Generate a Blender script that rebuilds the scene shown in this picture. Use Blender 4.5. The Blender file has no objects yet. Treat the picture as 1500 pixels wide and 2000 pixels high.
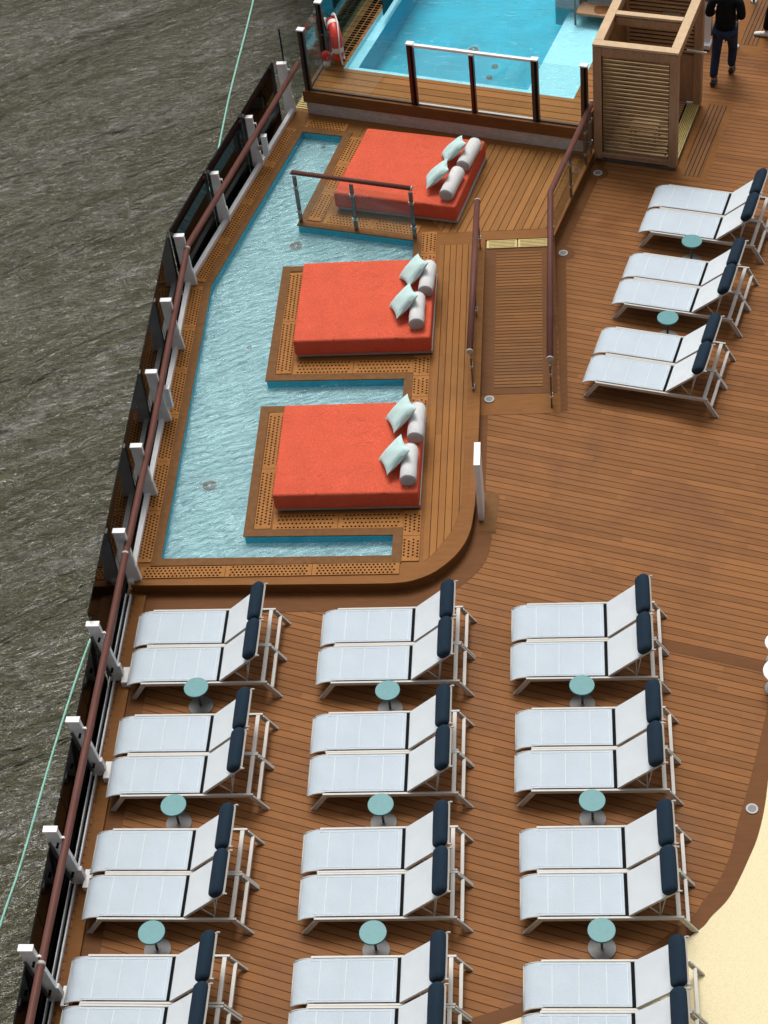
import bpy, bmesh, math, random
from mathutils import Vector, Matrix
random.seed(7)
R = math.radians
S = 0.86                      # whole place is laid out in traced units, scaled to metres at the end
C = bpy.context.scene.collection
scene = bpy.context.scene

# ------------------------------------------------------------------ camera, sky, sun, exposure
cam_d = bpy.data.cameras.new('camera')
cam = bpy.data.objects.new('camera', cam_d); C.objects.link(cam); scene.camera = cam
cam.location = (0, 0, 22.4518 * S)
cam.rotation_mode = 'XYZ'
cam.rotation_euler = (0.7588092, 0.0937602, 0.0541041)
cam_d.sensor_fit = 'VERTICAL'; cam_d.sensor_height = 24.0
cam_d.lens = 3705.57 / 2000 * 24.0
cam_d.clip_start = 0.1; cam_d.clip_end = 2000

w = bpy.data.worlds.new('World'); scene.world = w; w.use_nodes = True
nt = w.node_tree; nt.nodes.clear()
out = nt.nodes.new('ShaderNodeOutputWorld'); bg = nt.nodes.new('ShaderNodeBackground')
sky = nt.nodes.new('ShaderNodeTexSky'); sky.sky_type = 'NISHITA'; sky.sun_disc = False
SUN_EL, SUN_AZ = R(65), R(-10)         # azimuth measured from +Y, clockwise seen from above
sky.sun_elevation = SUN_EL; sky.sun_rotation = SUN_AZ
sky.air_density = 1.0; sky.dust_density = 5.0; sky.ozone_density = 1.0
hs = nt.nodes.new('ShaderNodeHueSaturation'); hs.inputs['Saturation'].default_value = 0.22
nt.links.new(sky.outputs[0], hs.inputs['Color']); nt.links.new(hs.outputs[0], bg.inputs[0])
bg.inputs[1].default_value = 0.10
nt.links.new(bg.outputs[0], out.inputs[0])
sun_d = bpy.data.lights.new('sun', 'SUN'); sun_d.energy = 1.5; sun_d.angle = R(24); sun_d.color = (1.0, 0.97, 0.93)
sun = bpy.data.objects.new('sun', sun_d); C.objects.link(sun)
sd = Vector((math.sin(SUN_AZ) * math.cos(SUN_EL), math.cos(SUN_AZ) * math.cos(SUN_EL), math.sin(SUN_EL)))
sun.rotation_euler = sd.to_track_quat('Z', 'Y').to_euler(); sun.location = (0, 0, 40)
scene.view_settings.view_transform = 'Standard'; scene.view_settings.look = 'None'
scene.view_settings.exposure = 0.28; scene.view_settings.gamma = 1.0
scene.render.resolution_x = 768; scene.render.resolution_y = 1024

# ------------------------------------------------------------------ helpers
def link(name, bm, mats, parent=None, smooth=False, bevel=0, loc=None, rz=0):
    me = bpy.data.meshes.new(name); bmesh.ops.recalc_face_normals(bm, faces=bm.faces); bm.to_mesh(me); bm.free()
    if smooth:
        for p in me.polygons: p.use_smooth = True
        me.set_sharp_from_angle(angle=R(50))
    for m in (mats if isinstance(mats, (list, tuple)) else [mats]): me.materials.append(m)
    o = bpy.data.objects.new(name, me); C.objects.link(o); o.parent = parent
    if loc: o.location = loc
    if rz: o.rotation_euler.z = rz
    if bevel:
        b = o.modifiers.new('bevel', 'BEVEL'); b.width = bevel; b.segments = 2; b.limit_method = 'ANGLE'; b.angle_limit = R(40)
    return o
def tag(o, label, cat, group=None):
    o['label'] = label; o['category'] = cat
    if group: o['group'] = group
    return o
def struct(o): o['kind'] = 'structure'; return o
def empty(name, label, cat, loc=(0, 0, 0), rz=0, group=None):
    o = bpy.data.objects.new(name, None); C.objects.link(o); o.location = loc; o.rotation_euler.z = rz
    o.empty_display_size = 0.2
    return tag(o, label, cat, group)
def copy_tree(o, parent=None):
    c = o.copy(); C.objects.link(c); c.parent = parent
    for ch in list(o.children): copy_tree(ch, c)
    return c
def NB(): return bmesh.new()
def hexa(bm, b, t, mi=0):
    """b, t: four bottom and four top points"""
    vb = [bm.verts.new(p) for p in b]; vt = [bm.verts.new(p) for p in t]; n = len(vb); fs = []
    fs.append(bm.faces.new(vb[::-1])); fs.append(bm.faces.new(vt))
    for i in range(n): fs.append(bm.faces.new((vb[i], vb[(i + 1) % n], vt[(i + 1) % n], vt[i])))
    for f in fs: f.material_index = mi
def prism(bm, poly, z0, z1, mi=0): hexa(bm, [(x, y, z0) for x, y in poly], [(x, y, z1) for x, y in poly], mi)
def box(bm, c, s, mi=0, M=None):
    x, y, z = (v / 2 for v in s)
    P = [Vector(p) for p in ((-x, -y, -z), (x, -y, -z), (x, y, -z), (-x, y, -z), (-x, -y, z), (x, -y, z), (x, y, z), (-x, y, z))]
    if M is not None: P = [M @ p for p in P]
    P = [p + Vector(c) for p in P]
    hexa(bm, P[:4], P[4:], mi)
def beam(bm, p, q, wdt, hgt, up=(0, 0, 1), mi=0):
    p, q = Vector(p), Vector(q); d = (q - p).normalized(); u = Vector(up)
    s = d.cross(u); s = s.normalized() if s.length > 1e-4 else Vector((1, 0, 0)); u = s.cross(d).normalized()
    f = lambda o: [o - s * wdt / 2 - u * hgt / 2, o + s * wdt / 2 - u * hgt / 2, o + s * wdt / 2 + u * hgt / 2, o - s * wdt / 2 + u * hgt / 2]
    hexa(bm, f(p), f(q), mi)
def tube(bm, pts, r, n=12, mi=0, closed=False):
    pts = [Vector(p) for p in pts]; m = len(pts); rings = []
    for i, p in enumerate(pts):
        a = pts[(i - 1) % m] if (i or closed) else p; b = pts[(i + 1) % m] if (i < m - 1 or closed) else p
        d = (b - a).normalized(); ref = Vector((0, 0, 1)) if abs(d.z) < 0.9 else Vector((0, 1, 0))
        s = d.cross(ref).normalized(); u = s.cross(d).normalized()
        k = 1.0
        if 0 < i < m - 1 and not closed:
            k = 1 / max(.5, math.cos((pts[i] - pts[i - 1]).angle(pts[i + 1] - pts[i]) / 2))
        rr = r[i] if isinstance(r, (list, tuple)) else r
        rings.append([bm.verts.new(p + (s * math.cos(t) * k + u * math.sin(t)) * rr) for t in [2 * math.pi * j / n for j in range(n)]])
    L = len(rings)
    for i in range(L if closed else L - 1):
        A, B = rings[i], rings[(i + 1) % L]
        for j in range(n):
            f = bm.faces.new((A[j], A[(j + 1) % n], B[(j + 1) % n], B[j])); f.material_index = mi; f.smooth = True
    if not closed:
        bm.faces.new(rings[0][::-1]).material_index = mi; bm.faces.new(rings[-1]).material_index = mi
def disc(bm, c, r, z0, z1, n=40, mi=0, r2=None):
    r2 = r2 or r
    hexa(bm, [(c[0] + r * math.cos(2 * math.pi * i / n), c[1] + r * math.sin(2 * math.pi * i / n), z0) for i in range(n)],
         [(c[0] + r2 * math.cos(2 * math.pi * i / n), c[1] + r2 * math.sin(2 * math.pi * i / n), z1) for i in range(n)], mi)
def sheet(bm, loops, z, mi=0):
    es = []
    for lp in loops:
        vs = [bm.verts.new((x, y, z)) for x, y in lp]
        for i in range(len(vs)): es.append(bm.edges.new((vs[i], vs[(i + 1) % len(vs)])))
    r = bmesh.ops.triangle_fill(bm, edges=es, use_beauty=True, use_dissolve=False)
    for g in r['geom']:
        if isinstance(g, bmesh.types.BMFace):
            g.material_index = mi
            if g.normal.z < 0: g.normal_flip()
def walls(bm, lp, z0, z1, mi=0):
    a = [bm.verts.new((x, y, z0)) for x, y in lp]; b = [bm.verts.new((x, y, z1)) for x, y in lp]; n = len(lp)
    for i in range(n): bm.faces.new((a[i], a[(i + 1) % n], b[(i + 1) % n], b[i])).material_index = mi
def area(p): return sum(p[i][0] * p[(i + 1) % len(p)][1] - p[(i + 1) % len(p)][0] * p[i][1] for i in range(len(p))) / 2
def offset(poly, d):
    """positive d grows the polygon"""
    if area(poly) < 0: poly = poly[::-1]
    o = []; n = len(poly)
    for i in range(n):
        p0, p1, p2 = (Vector(poly[(i + k) % n]) for k in (-1, 0, 1))
        a = (p1 - p0).normalized(); b = (p2 - p1).normalized()
        na = Vector((a.y, -a.x)); nb = Vector((b.y, -b.x)); m = (na + nb)
        m = m / max(.25, m.dot(na)) if m.length > 1e-6 else na
        o.append(tuple(p1 + m * d))
    return o
def smooth(pts, n=8, closed=False):
    P = [Vector(p) for p in pts]; o = []; m = len(P)
    for i in range(m if closed else m - 1):
        p0 = P[(i - 1) % m] if (i or closed) else P[0] * 2 - P[1]; p1 = P[i]; p2 = P[(i + 1) % m]
        p3 = P[(i + 2) % m] if (i + 2 < m or closed) else P[-1] * 2 - P[-2]
        for k in range(n):
            t = k / n
            o.append(tuple(0.5 * ((2 * p1) + (p2 - p0) * t + (2 * p0 - 5 * p1 + 4 * p2 - p3) * t * t + (3 * p1 - p0 - 3 * p2 + p3) * t ** 3)))
    if not closed: o.append(tuple(P[-1]))
    return o
RA = R(-17.4)                                        # the forward part of the deck is turned by this
def frame(o, a=RA):
    u = Vector((math.cos(a), math.sin(a))); v = Vector((-u.y, u.x)); o = Vector(o)
    return lambda x, y: tuple(o + u * x + v * y)

# ------------------------------------------------------------------ materials
def N(nt, t, **k):
    n = nt.nodes.new(t)
    for a, b in k.items():
        if a in n.inputs: n.inputs[a].default_value = b
        else: setattr(n, a, b)
    return n
def mk(name):
    m = bpy.data.materials.new(name); m.use_nodes = True; nt = m.node_tree
    return m, nt, nt.nodes['Principled BSDF'], nt.nodes['Material Output']
def math_n(nt, op, a, b=None, c=None):
    n = nt.nodes.new('ShaderNodeMath'); n.operation = op
    for i, v in enumerate((a, b, c)):
        if v is None: continue
        if isinstance(v, (int, float)): n.inputs[i].default_value = v
        else: nt.links.new(v, n.inputs[i])
    return n.outputs[0]
def mixc(nt, f, a, b, mode='MIX'):
    n = nt.nodes.new('ShaderNodeMix'); n.data_type = 'RGBA'; n.blend_type = mode
    for s, v in ((0, f), (6, a), (7, b)):
        if isinstance(v, (int, float)): n.inputs[s].default_value = v
        elif isinstance(v, tuple): n.inputs[s].default_value = (*v, 1) if len(v) == 3 else v
        else: nt.links.new(v, n.inputs[s])
    return n.outputs[2]
def ramp(nt, f, a, b, ca=0.0, cb=1.0):
    n = nt.nodes.new('ShaderNodeMapRange'); n.clamp = True
    nt.links.new(f, n.inputs[0]); n.inputs[1].default_value = a; n.inputs[2].default_value = b
    n.inputs[3].default_value = ca; n.inputs[4].default_value = cb
    return n.outputs[0]
def noise(nt, vec, scale, detail=4, rough=.55, dist=0):
    n = N(nt, 'ShaderNodeTexNoise', Scale=scale, Detail=detail, Roughness=rough, Distortion=dist); nt.links.new(vec, n.inputs['Vector'])
    return n.outputs['Fac']
def coords(nt, rot=0, scale=(1, 1, 1), src='Object'):
    tc = nt.nodes.new('ShaderNodeTexCoord'); mp = nt.nodes.new('ShaderNodeMapping'); mp.vector_type = 'POINT'
    mp.inputs['Rotation'].default_value = (0, 0, rot); nt.links.new(tc.outputs[src], mp.inputs['Vector'])
    if scale == (1, 1, 1): return mp.outputs['Vector']
    m2 = nt.nodes.new('ShaderNodeMapping'); m2.inputs['Scale'].default_value = scale
    nt.links.new(mp.outputs['Vector'], m2.inputs['Vector']); return m2.outputs['Vector']
def bump(nt, bsdf, h, dist=.01, strength=1.0, prev=None):
    b = N(nt, 'ShaderNodeBump', Distance=dist, Strength=strength); nt.links.new(h, b.inputs['Height'])
    if prev: nt.links.new(prev, b.inputs['Normal'])
    if bsdf: nt.links.new(b.outputs[0], bsdf.inputs['Normal'])
    return b.outputs[0]
def plain(name, col, rough=.5, metal=0, var=.08, vscale=6, bmp=0, bscale=80, coat=0, spec=.5):
    m, nt, b, o = mk(name); v = coords(nt)
    f = noise(nt, v, vscale, 5)
    c = mixc(nt, ramp(nt, f, .3, .7), tuple(x * (1 - var) for x in col), tuple(min(1, x * (1 + var)) for x in col))
    nt.links.new(c, b.inputs['Base Color']); b.inputs['Roughness'].default_value = rough; b.inputs['Metallic'].default_value = metal
    b.inputs['Coat Weight'].default_value = coat; b.inputs['Specular IOR Level'].default_value = spec
    if bmp: bump(nt, b, noise(nt, v, bscale, 3), bmp)
    return m
def fabric(name, col, scale=160, var=.1, fine=.12, rough=.9, bmp=.003, wrinkle=0):
    m, nt, b, o = mk(name); v = coords(nt)
    big = ramp(nt, noise(nt, v, 3, 4), .3, .7)
    wv = noise(nt, coords(nt, 0, (1, .25, 1)), scale, 2); wv2 = noise(nt, coords(nt, 0, (.25, 1, 1)), scale, 2)
    t = ramp(nt, math_n(nt, 'ADD', wv, wv2), .75, 1.25)
    c = mixc(nt, big, tuple(x * (1 - var) for x in col), tuple(min(1, x * (1 + var)) for x in col))
    c = mixc(nt, t, mixc(nt, fine, c, (0, 0, 0)), mixc(nt, 1.0, c, (1 + fine, 1 + fine, 1 + fine), 'MULTIPLY'))
    nt.links.new(c, b.inputs['Base Color']); b.inputs['Roughness'].default_value = rough; b.inputs['Specular IOR Level'].default_value = .2
    nrm = bump(nt, b, t, bmp)
    if wrinkle:
        wn = noise(nt, v, 2.2, 3, .5, 1.5); bump(nt, b, ramp(nt, wn, .60, .70), wrinkle, .8, nrm)
    return m
def teak(name, angle, pitch, base, seam=.055, seam_col=(.05, .02, .008), length=4.0, var=.19, phase=0.0, stains=.5, rough=.55):
    """planks running along `angle` (radians), caulk seams every `pitch`"""
    m, nt, b, o = mk(name)
    v = coords(nt, -angle); sx = nt.nodes.new('ShaderNodeSeparateXYZ'); nt.links.new(v, sx.inputs[0])
    X, Y = sx.outputs[0], sx.outputs[1]
    yy = math_n(nt, 'ADD', math_n(nt, 'DIVIDE', Y, pitch), phase)
    idx = math_n(nt, 'FLOOR', yy); fr = math_n(nt, 'FRACT', yy)
    wn = nt.nodes.new('ShaderNodeTexWhiteNoise'); wn.noise_dimensions = '1D'; nt.links.new(idx, wn.inputs['W'])
    xo = math_n(nt, 'ADD', math_n(nt, 'DIVIDE', X, length), math_n(nt, 'MULTIPLY', wn.outputs[0], 7.3))
    xi = math_n(nt, 'FLOOR', xo)
    cmb = nt.nodes.new('ShaderNodeCombineXYZ'); nt.links.new(xi, cmb.inputs[0]); nt.links.new(idx, cmb.inputs[1])
    w2 = nt.nodes.new('ShaderNodeTexWhiteNoise'); w2.noise_dimensions = '3D'; nt.links.new(cmb.outputs[0], w2.inputs['Vector'])
    tone = w2.outputs[0]
    # grain stretched along the plank
    gv = nt.nodes.new('ShaderNodeCombineXYZ')
    nt.links.new(math_n(nt, 'MULTIPLY', X, 1.0), gv.inputs[0]); nt.links.new(math_n(nt, 'MULTIPLY', Y, 14.0), gv.inputs[1])
    nt.links.new(math_n(nt, 'MULTIPLY', idx, 3.7), gv.inputs[2])
    g = noise(nt, gv.outputs[0], 1.6, 5, .6, .4); g2 = noise(nt, gv.outputs[0], 6.0, 3, .6)
    c1 = tuple(x * (1 - var) for x in base); c2 = tuple(x * (1 + var) for x in base)
    c = mixc(nt, tone, c1, c2)
    c = mixc(nt, ramp(nt, g, .35, .68), c, (base[0] * 1.35, base[1] * 1.45, base[2] * 1.5)) if False else mixc(nt, math_n(nt, 'MULTIPLY', ramp(nt, g, .35, .7), .45), c, (base[0] * 1.35, base[1] * 1.4, base[2] * 1.35))
    c = mixc(nt, math_n(nt, 'MULTIPLY', ramp(nt, g2, .45, .75), .25), c, (base[0] * .55, base[1] * .5, base[2] * .45))
    big = noise(nt, coords(nt), .55, 6, .62, .8)
    c = mixc(nt, math_n(nt, 'MULTIPLY', ramp(nt, big, .50, .66), stains), c, (base[0] * .6, base[1] * .52, base[2] * .45))
    pale = noise(nt, coords(nt, .4), 1.3, 5, .6)
    c = mixc(nt, math_n(nt, 'MULTIPLY', ramp(nt, pale, .58, .75), .22), c, (base[0] * 1.5, base[1] * 1.6, base[2] * 1.6))
    d = math_n(nt, 'MINIMUM', fr, math_n(nt, 'SUBTRACT', 1.0, fr))
    sm = ramp(nt, d, seam * .5, seam * .5 + .03, 1, 0)
    c = mixc(nt, sm, c, seam_col)
    nt.links.new(c, b.inputs['Base Color'])
    rr = math_n(nt, 'ADD', math_n(nt, 'MULTIPLY', ramp(nt, big, .5, .66), -.18), rough); nt.links.new(rr, b.inputs['Roughness'])
    b.inputs['Specular IOR Level'].default_value = .08
    n1 = bump(nt, None, g2, .0015); bump(nt, b, math_n(nt, 'SUBTRACT', 1.0, sm), .004, 1, n1)
    return m
def wood(name, col, var=.18, grain=(1, 12, 12), scale=3, rough=.5, coat=0):
    m, nt, b, o = mk(name); v = coords(nt, 0, grain)
    g = noise(nt, v, scale, 6, .6, .6); g2 = noise(nt, coords(nt), 1.1, 4)
    c = mixc(nt, ramp(nt, g, .3, .7), tuple(x * (1 - var) for x in col), tuple(x * (1 + var) for x in col))
    c = mixc(nt, math_n(nt, 'MULTIPLY', ramp(nt, g2, .4, .7), .3), c, tuple(x * .6 for x in col))
    nt.links.new(c, b.inputs['Base Color']); b.inputs['Roughness'].default_value = rough; b.inputs['Coat Weight'].default_value = coat
    b.inputs['Specular IOR Level'].default_value = .08
    bump(nt, b, g, .002)
    return m
def glass(name, tint, ior=1.5, rough=.0, bmp=0):
    m = bpy.data.materials.new(name); m.use_nodes = True; nt = m.node_tree; nt.nodes.clear()
    o = nt.nodes.new('ShaderNodeOutputMaterial'); t = nt.nodes.new('ShaderNodeBsdfTransparent'); g = nt.nodes.new('ShaderNodeBsdfGlossy')
    f = nt.nodes.new('ShaderNodeFresnel'); mx = nt.nodes.new('ShaderNodeMixShader')
    ge = nt.nodes.new('ShaderNodeNewGeometry'); nt.links.new(math_n(nt, 'ADD', ior, math_n(nt, 'MULTIPLY', ge.outputs['Backfacing'], 1 / ior - ior)), f.inputs[0])
    t.inputs[0].default_value = (*tint, 1); g.inputs['Roughness'].default_value = rough
    smz = noise(nt, coords(nt), 3.0, 5, .6); nt.links.new(ramp(nt, smz, .3, .8, rough, rough + .08), g.inputs['Roughness'])
    nt.links.new(f.outputs[0], mx.inputs[0]); nt.links.new(t.outputs[0], mx.inputs[1]); nt.links.new(g.outputs[0], mx.inputs[2]); nt.links.new(mx.outputs[0], o.inputs[0])
    return m
def pool_water(name, tint, amp=.02, sc=5.0, ior=1.6, rot=0.3, stretch=(1, 2.4, 1)):
    m = bpy.data.materials.new(name); m.use_nodes = True; nt = m.node_tree; nt.nodes.clear()
    o = nt.nodes.new('ShaderNodeOutputMaterial'); t = nt.nodes.new('ShaderNodeBsdfTransparent'); g = nt.nodes.new('ShaderNodeBsdfGlossy')
    g.inputs['Roughness'].default_value = .07
    f = nt.nodes.new('ShaderNodeFresnel'); f.inputs[0].default_value = ior; mx = nt.nodes.new('ShaderNodeMixShader')
    v = coords(nt, rot, stretch)
    h = math_n(nt, 'ADD', noise(nt, v, sc, 3, .5, 1.2), math_n(nt, 'MULTIPLY', noise(nt, coords(nt, -.5, (1, 1.8, 1)), sc * 2.7, 3, .55, .8), .35))
    bn = bump(nt, None, h, amp)
    for q in (g.inputs['Normal'], f.inputs['Normal']): nt.links.new(bn, q)
    t.inputs[0].default_value = (*tint, 1)
    nt.links.new(f.outputs[0], mx.inputs[0]); nt.links.new(t.outputs[0], mx.inputs[1]); nt.links.new(g.outputs[0], mx.inputs[2]); nt.links.new(mx.outputs[0], o.inputs[0])
    return m

TK = (.245, .104, .037)
M_deck = teak('teak_deck', RA, .1246, TK)
M_plat = teak('teak_platform', R(90), .112, (.28, .122, .034), stains=.35)
M_platr = teak('teak_platform_turned', RA + R(90), .145, (.30, .135, .042), stains=.35)
M_ramp = teak('teak_ramp', 0, .078, (.22, .095, .03), seam=.2)
M_inset = teak('teak_inset', RA + R(90), .082, (.19, .088, .036), seam=.16)
M_up = teak('teak_upper', RA, .20, (.32, .142, .045), stains=.2, seam=.06)
M_border = wood('teak_border', (.155, .062, .02), .12, (1, 6, 1))
M_borderl = wood('teak_border_light', (.24, .10, .028), .12, (1, 6, 1))
M_coping = wood('teak_coping', (.175, .08, .026), .18, (3, 3, 3))
M_panel = wood('teak_panel', (.36, .155, .042), .2, (3, 3, 3))
M_hole = plain('panel_hole', (.008, .004, .003), 1, spec=0)
M_fascia = wood('teak_fascia', (.20, .085, .03), .25, (1, 1, 14), 2.5)
M_rail = wood('varnished_rail', (.145, .062, .05), .15, (8, 1, 8), 2.5, .38)
M_white = plain('white_paint', (.84, .84, .83), .4, var=.04, vscale=3)
M_whiteg = plain('grey_white_paint', (.80, .81, .81), .45, var=.07, vscale=4)
M_frame = plain('powder_coat_beige', (.50, .475, .43), .4, var=.05)
M_steel = plain('dark_steel', (.15, .16, .155), .35, .6, var=.2)
M_steelb = plain('brushed_steel', (.5, .5, .49), .3, .9, var=.1)
M_bronze = plain('dark_bronze_post', (.075, .048, .036), .35, .2, var=.2)
M_redpost = wood('mahogany_post', (.115, .022, .012), .25, (10, 10, 1), 2, .3, .3)
M_glass = glass('clear_glass', (.93, .96, .95), 1.45)
M_dglass = glass('smoked_glass', (.05, .08, .085), 1.27)
M_bglass = glass('black_glass', (.03, .03, .03), 1.2)
M_tglass = glass('teal_glass', (.35, .62, .68), 1.5)
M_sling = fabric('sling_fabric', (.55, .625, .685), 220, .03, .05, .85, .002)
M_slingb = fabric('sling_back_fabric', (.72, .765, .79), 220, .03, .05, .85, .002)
M_navy = fabric('navy_fabric', (.014, .030, .050), 200, .15, .12)
M_orange = fabric('orange_fabric', (.67, .112, .058), 95, .06, .16, .95, .004, .010)
M_grey = fabric('pale_grey_fabric', (.74, .74, .73), 180, .04, .06)
M_greye = fabric('grey_end_fabric', (.46, .46, .46), 180, .04, .06)
M_mint = fabric('mint_fabric', (.58, .78, .75), 180, .06, .07, .9, .003, .02)
M_teal = plain('teal_table_top', (.07, .25, .262), .45, var=.07, vscale=20)
M_tedge = plain('teal_table_edge', (.05, .19, .2), .5)
M_tbase = plain('table_base_grey', (.17, .17, .165), .5, 0, var=.12)
M_pfloor = plain('pool_pale_floor', (.66, .92, .95), .5, var=.06, vscale=2)
M_pwall = plain('pool_blue_wall', (.03, .46, .62), .5)
M_pdeep = plain('pool_turquoise', (.0, .43, .56), .5, var=.14, vscale=1.6)
M_pshelf = plain('pool_shelf', (.52, .80, .86), .5, var=.05)
M_water1 = pool_water('wading_water', (.93, .985, .99), .13, 5.0, 1.6, -.38, (.45, 1.5, 1))
M_water2 = pool_water('main_pool_water', (.80, .97, 1), .020, 4.0, 1.33, .3, (1, 1.6, 1))
M_resin = plain('cream_resin_floor', (.78, .68, .42), .7, var=.1, vscale=60, bmp=.002)
M_black = plain('black_rubber', (.008, .008, .008), .8, spec=.1)
M_yellow = plain('yellow_grate', (.55, .42, .14), .5, var=.1)
M_oak = wood('oak_frame', (.42, .255, .15), .16, (6, 6, 1), 3)
M_oaktop = wood('oak_top', (.62, .45, .28), .1, (3, 3, 3), 3)
M_oakd = wood('oak_slat', (.24, .135, .055), .25, (1, 6, 6), 3)
M_bezel = plain('bezel_grey', (.40, .40, .39), .5)
M_slat = wood('pale_slat', (.48, .30, .165), .2, (1, 6, 6), 3)
M_hull = plain('hull_paint', (.02, .025, .035), .4)
M_super = plain('superstructure_paint', (.13, .13, .13), .5)
M_red = plain('lifebuoy_red', (.62, .03, .015), .4, var=.1)
M_ropew = plain('white_cord', (.75, .74, .7), .8)
M_line = fabric('mint_rope', (.30, .62, .50), 60, .1, .2)
M_skin = plain('skin', (.45, .25, .17), .6)
M_hoodie = fabric('black_knit', (.008, .009, .011), 90, .2, .2)
M_jeans = fabric('dark_denim', (.025, .04, .075), 90, .45, .2)
M_trous = fabric('black_trouser', (.010, .010, .012), 90, .2, .2)
M_shoe = plain('dark_shoe', (.015, .018, .03), .6)
M_shoew = plain('white_shoe', (.75, .74, .72), .6)
M_brass = plain('bronze_pole', (.10, .05, .03), .35, .6)
def marble():
    m, nt, b, o = mk('pale_marble'); v = coords(nt, RA, (1, 1, 2.5))
    a = noise(nt, v, 4, 8, .7, 2.5); k = noise(nt, v, 14, 5, .6, 1)
    c = mixc(nt, ramp(nt, a, .35, .65), (.42, .40, .385), (.64, .625, .60)); c = mixc(nt, math_n(nt, 'MULTIPLY', ramp(nt, k, .5, .7), .4), c, (.32, .3, .285))
    nt.links.new(c, b.inputs['Base Color']); b.inputs['Roughness'].default_value = .35; return m
M_marble = marble()
def sea():
    m, nt, b, o = mk('river_water')
    a = noise(nt, coords(nt, R(-30), (.35, 1.2, 1)), .20, 4, .55, .8)
    c_ = noise(nt, coords(nt, R(-22), (.5, 1.5, 1)), .9, 5, .62, 1.2)
    d = noise(nt, coords(nt, R(-12), (.6, 1.5, 1)), 3.2, 5, .7, 1.4)
    glint_noise = noise(nt, coords(nt, R(-30), (.25, 1.4, 1)), .30, 9, .70, .9); patch = noise(nt, coords(nt), .05, 4, .6)
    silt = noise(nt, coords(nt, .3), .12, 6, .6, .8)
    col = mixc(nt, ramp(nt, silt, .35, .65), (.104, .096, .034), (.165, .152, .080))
    col = mixc(nt, math_n(nt, 'MULTIPLY', ramp(nt, d, .35, .6, 1, 0), .5), col, (.045, .044, .020))  # shade of the fine wave troughs painted into the colour
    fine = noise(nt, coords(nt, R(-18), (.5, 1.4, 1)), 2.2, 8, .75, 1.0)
    glint_mask = math_n(nt, 'MULTIPLY', ramp(nt, glint_noise, .48, .66), ramp(nt, fine, .46, .58))
    col = mixc(nt, math_n(nt, 'MULTIPLY', glint_mask, .66), col, (.44, .44, .40))  # pale sky glints on the waves painted into the water colour
    nt.links.new(col, b.inputs['Base Color']); b.inputs['Roughness'].default_value = .16
    b.inputs['IOR'].default_value = 1.95
    n1 = bump(nt, None, a, 4.5); n2 = bump(nt, None, c_, .9, 1, n1); bump(nt, b, d, .30, 1, n2)
    return m
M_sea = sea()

# ------------------------------------------------------------------ setting: sea, hull, decks
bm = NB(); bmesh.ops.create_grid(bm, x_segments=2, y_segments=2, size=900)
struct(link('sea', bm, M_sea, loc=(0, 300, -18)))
PL = [(-7.32, -30), (-7.32, 26.95), (-5.78, 32.75), (-3.1, 42.0), (14, 60), (30, 40), (30, -30)]
bm = NB(); prism(bm, PL, -18.6, -.02, 0); o = link('deck', bm, [M_hull]); struct(o)
YB = [(2.75, 17.6), (2.47, 15.76), (2.30, 15.01), (2.12, 14.55), (1.83, 13.96), (1.56, 13.64), (1.29, 13.36), (.2, 12.65), (-.95, 12.16), (-3.4, 11.3)]
YB = smooth(YB, 6)
IB = [(2.95, 18.6), (2.6, 17.21), (2.29, 16.05), (2.15, 15.57), (2.01, 15.13), (1.87, 14.61), (1.67, 14.17), (1.45, 13.87), (1.26, 13.61), (.49, 13.02), (-.4, 12.6), (-1.43, 12.2), (-3.6, 11.5)]
IB = smooth(IB, 6)
bm = NB(); sheet(bm, [[(-7.3, 4), (-7.3, 26.95), (-5.76, 32.75), (-3.1, 42), (10, 50), (14, 30), (14, 4)]], 0)
struct(link('deck_planking', bm, M_deck))
bm = NB(); sheet(bm, [IB + [(-3.6, 4), (13.9, 4), (13.9, 18.6)]], .004)
struct(link('deck_border', bm, M_border))
bm = NB(); sheet(bm, [YB + [(-3.4, 4.02), (13.8, 4.02), (13.8, 17.6)]], .008)
struct(link('resin_floor', bm, M_resin))
# wide planks laid across the deck
F0 = frame((1.09, 18.31))
bm = NB()
sheet(bm, [[F0(-2.35, -.06), F0(9, -.06), F0(9, .13), F0(-2.35, .13)]], .004)
sheet(bm, [[F0(-1.5, 5.9), F0(9, 5.9), F0(9, 6.04), F0(-1.5, 6.04)]], .004) if False else None
struct(link('wide_deck_plank', bm, M_border))
# left margin boards and gutter along the railing
bm = NB(); prism(bm, [(-7.16, 4), (-6.98, 4), (-6.98, 19.5), (-7.16, 19.5)], .001, .05); o = link('margin_board', bm, M_borderl, bevel=.006); struct(o)
bm = NB(); sheet(bm, [[(-6.98, 4), (-6.72, 4), (-6.72, 19.12), (-6.98, 19.12)]], .004); struct(link('waterway_strip', bm, M_border))
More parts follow.
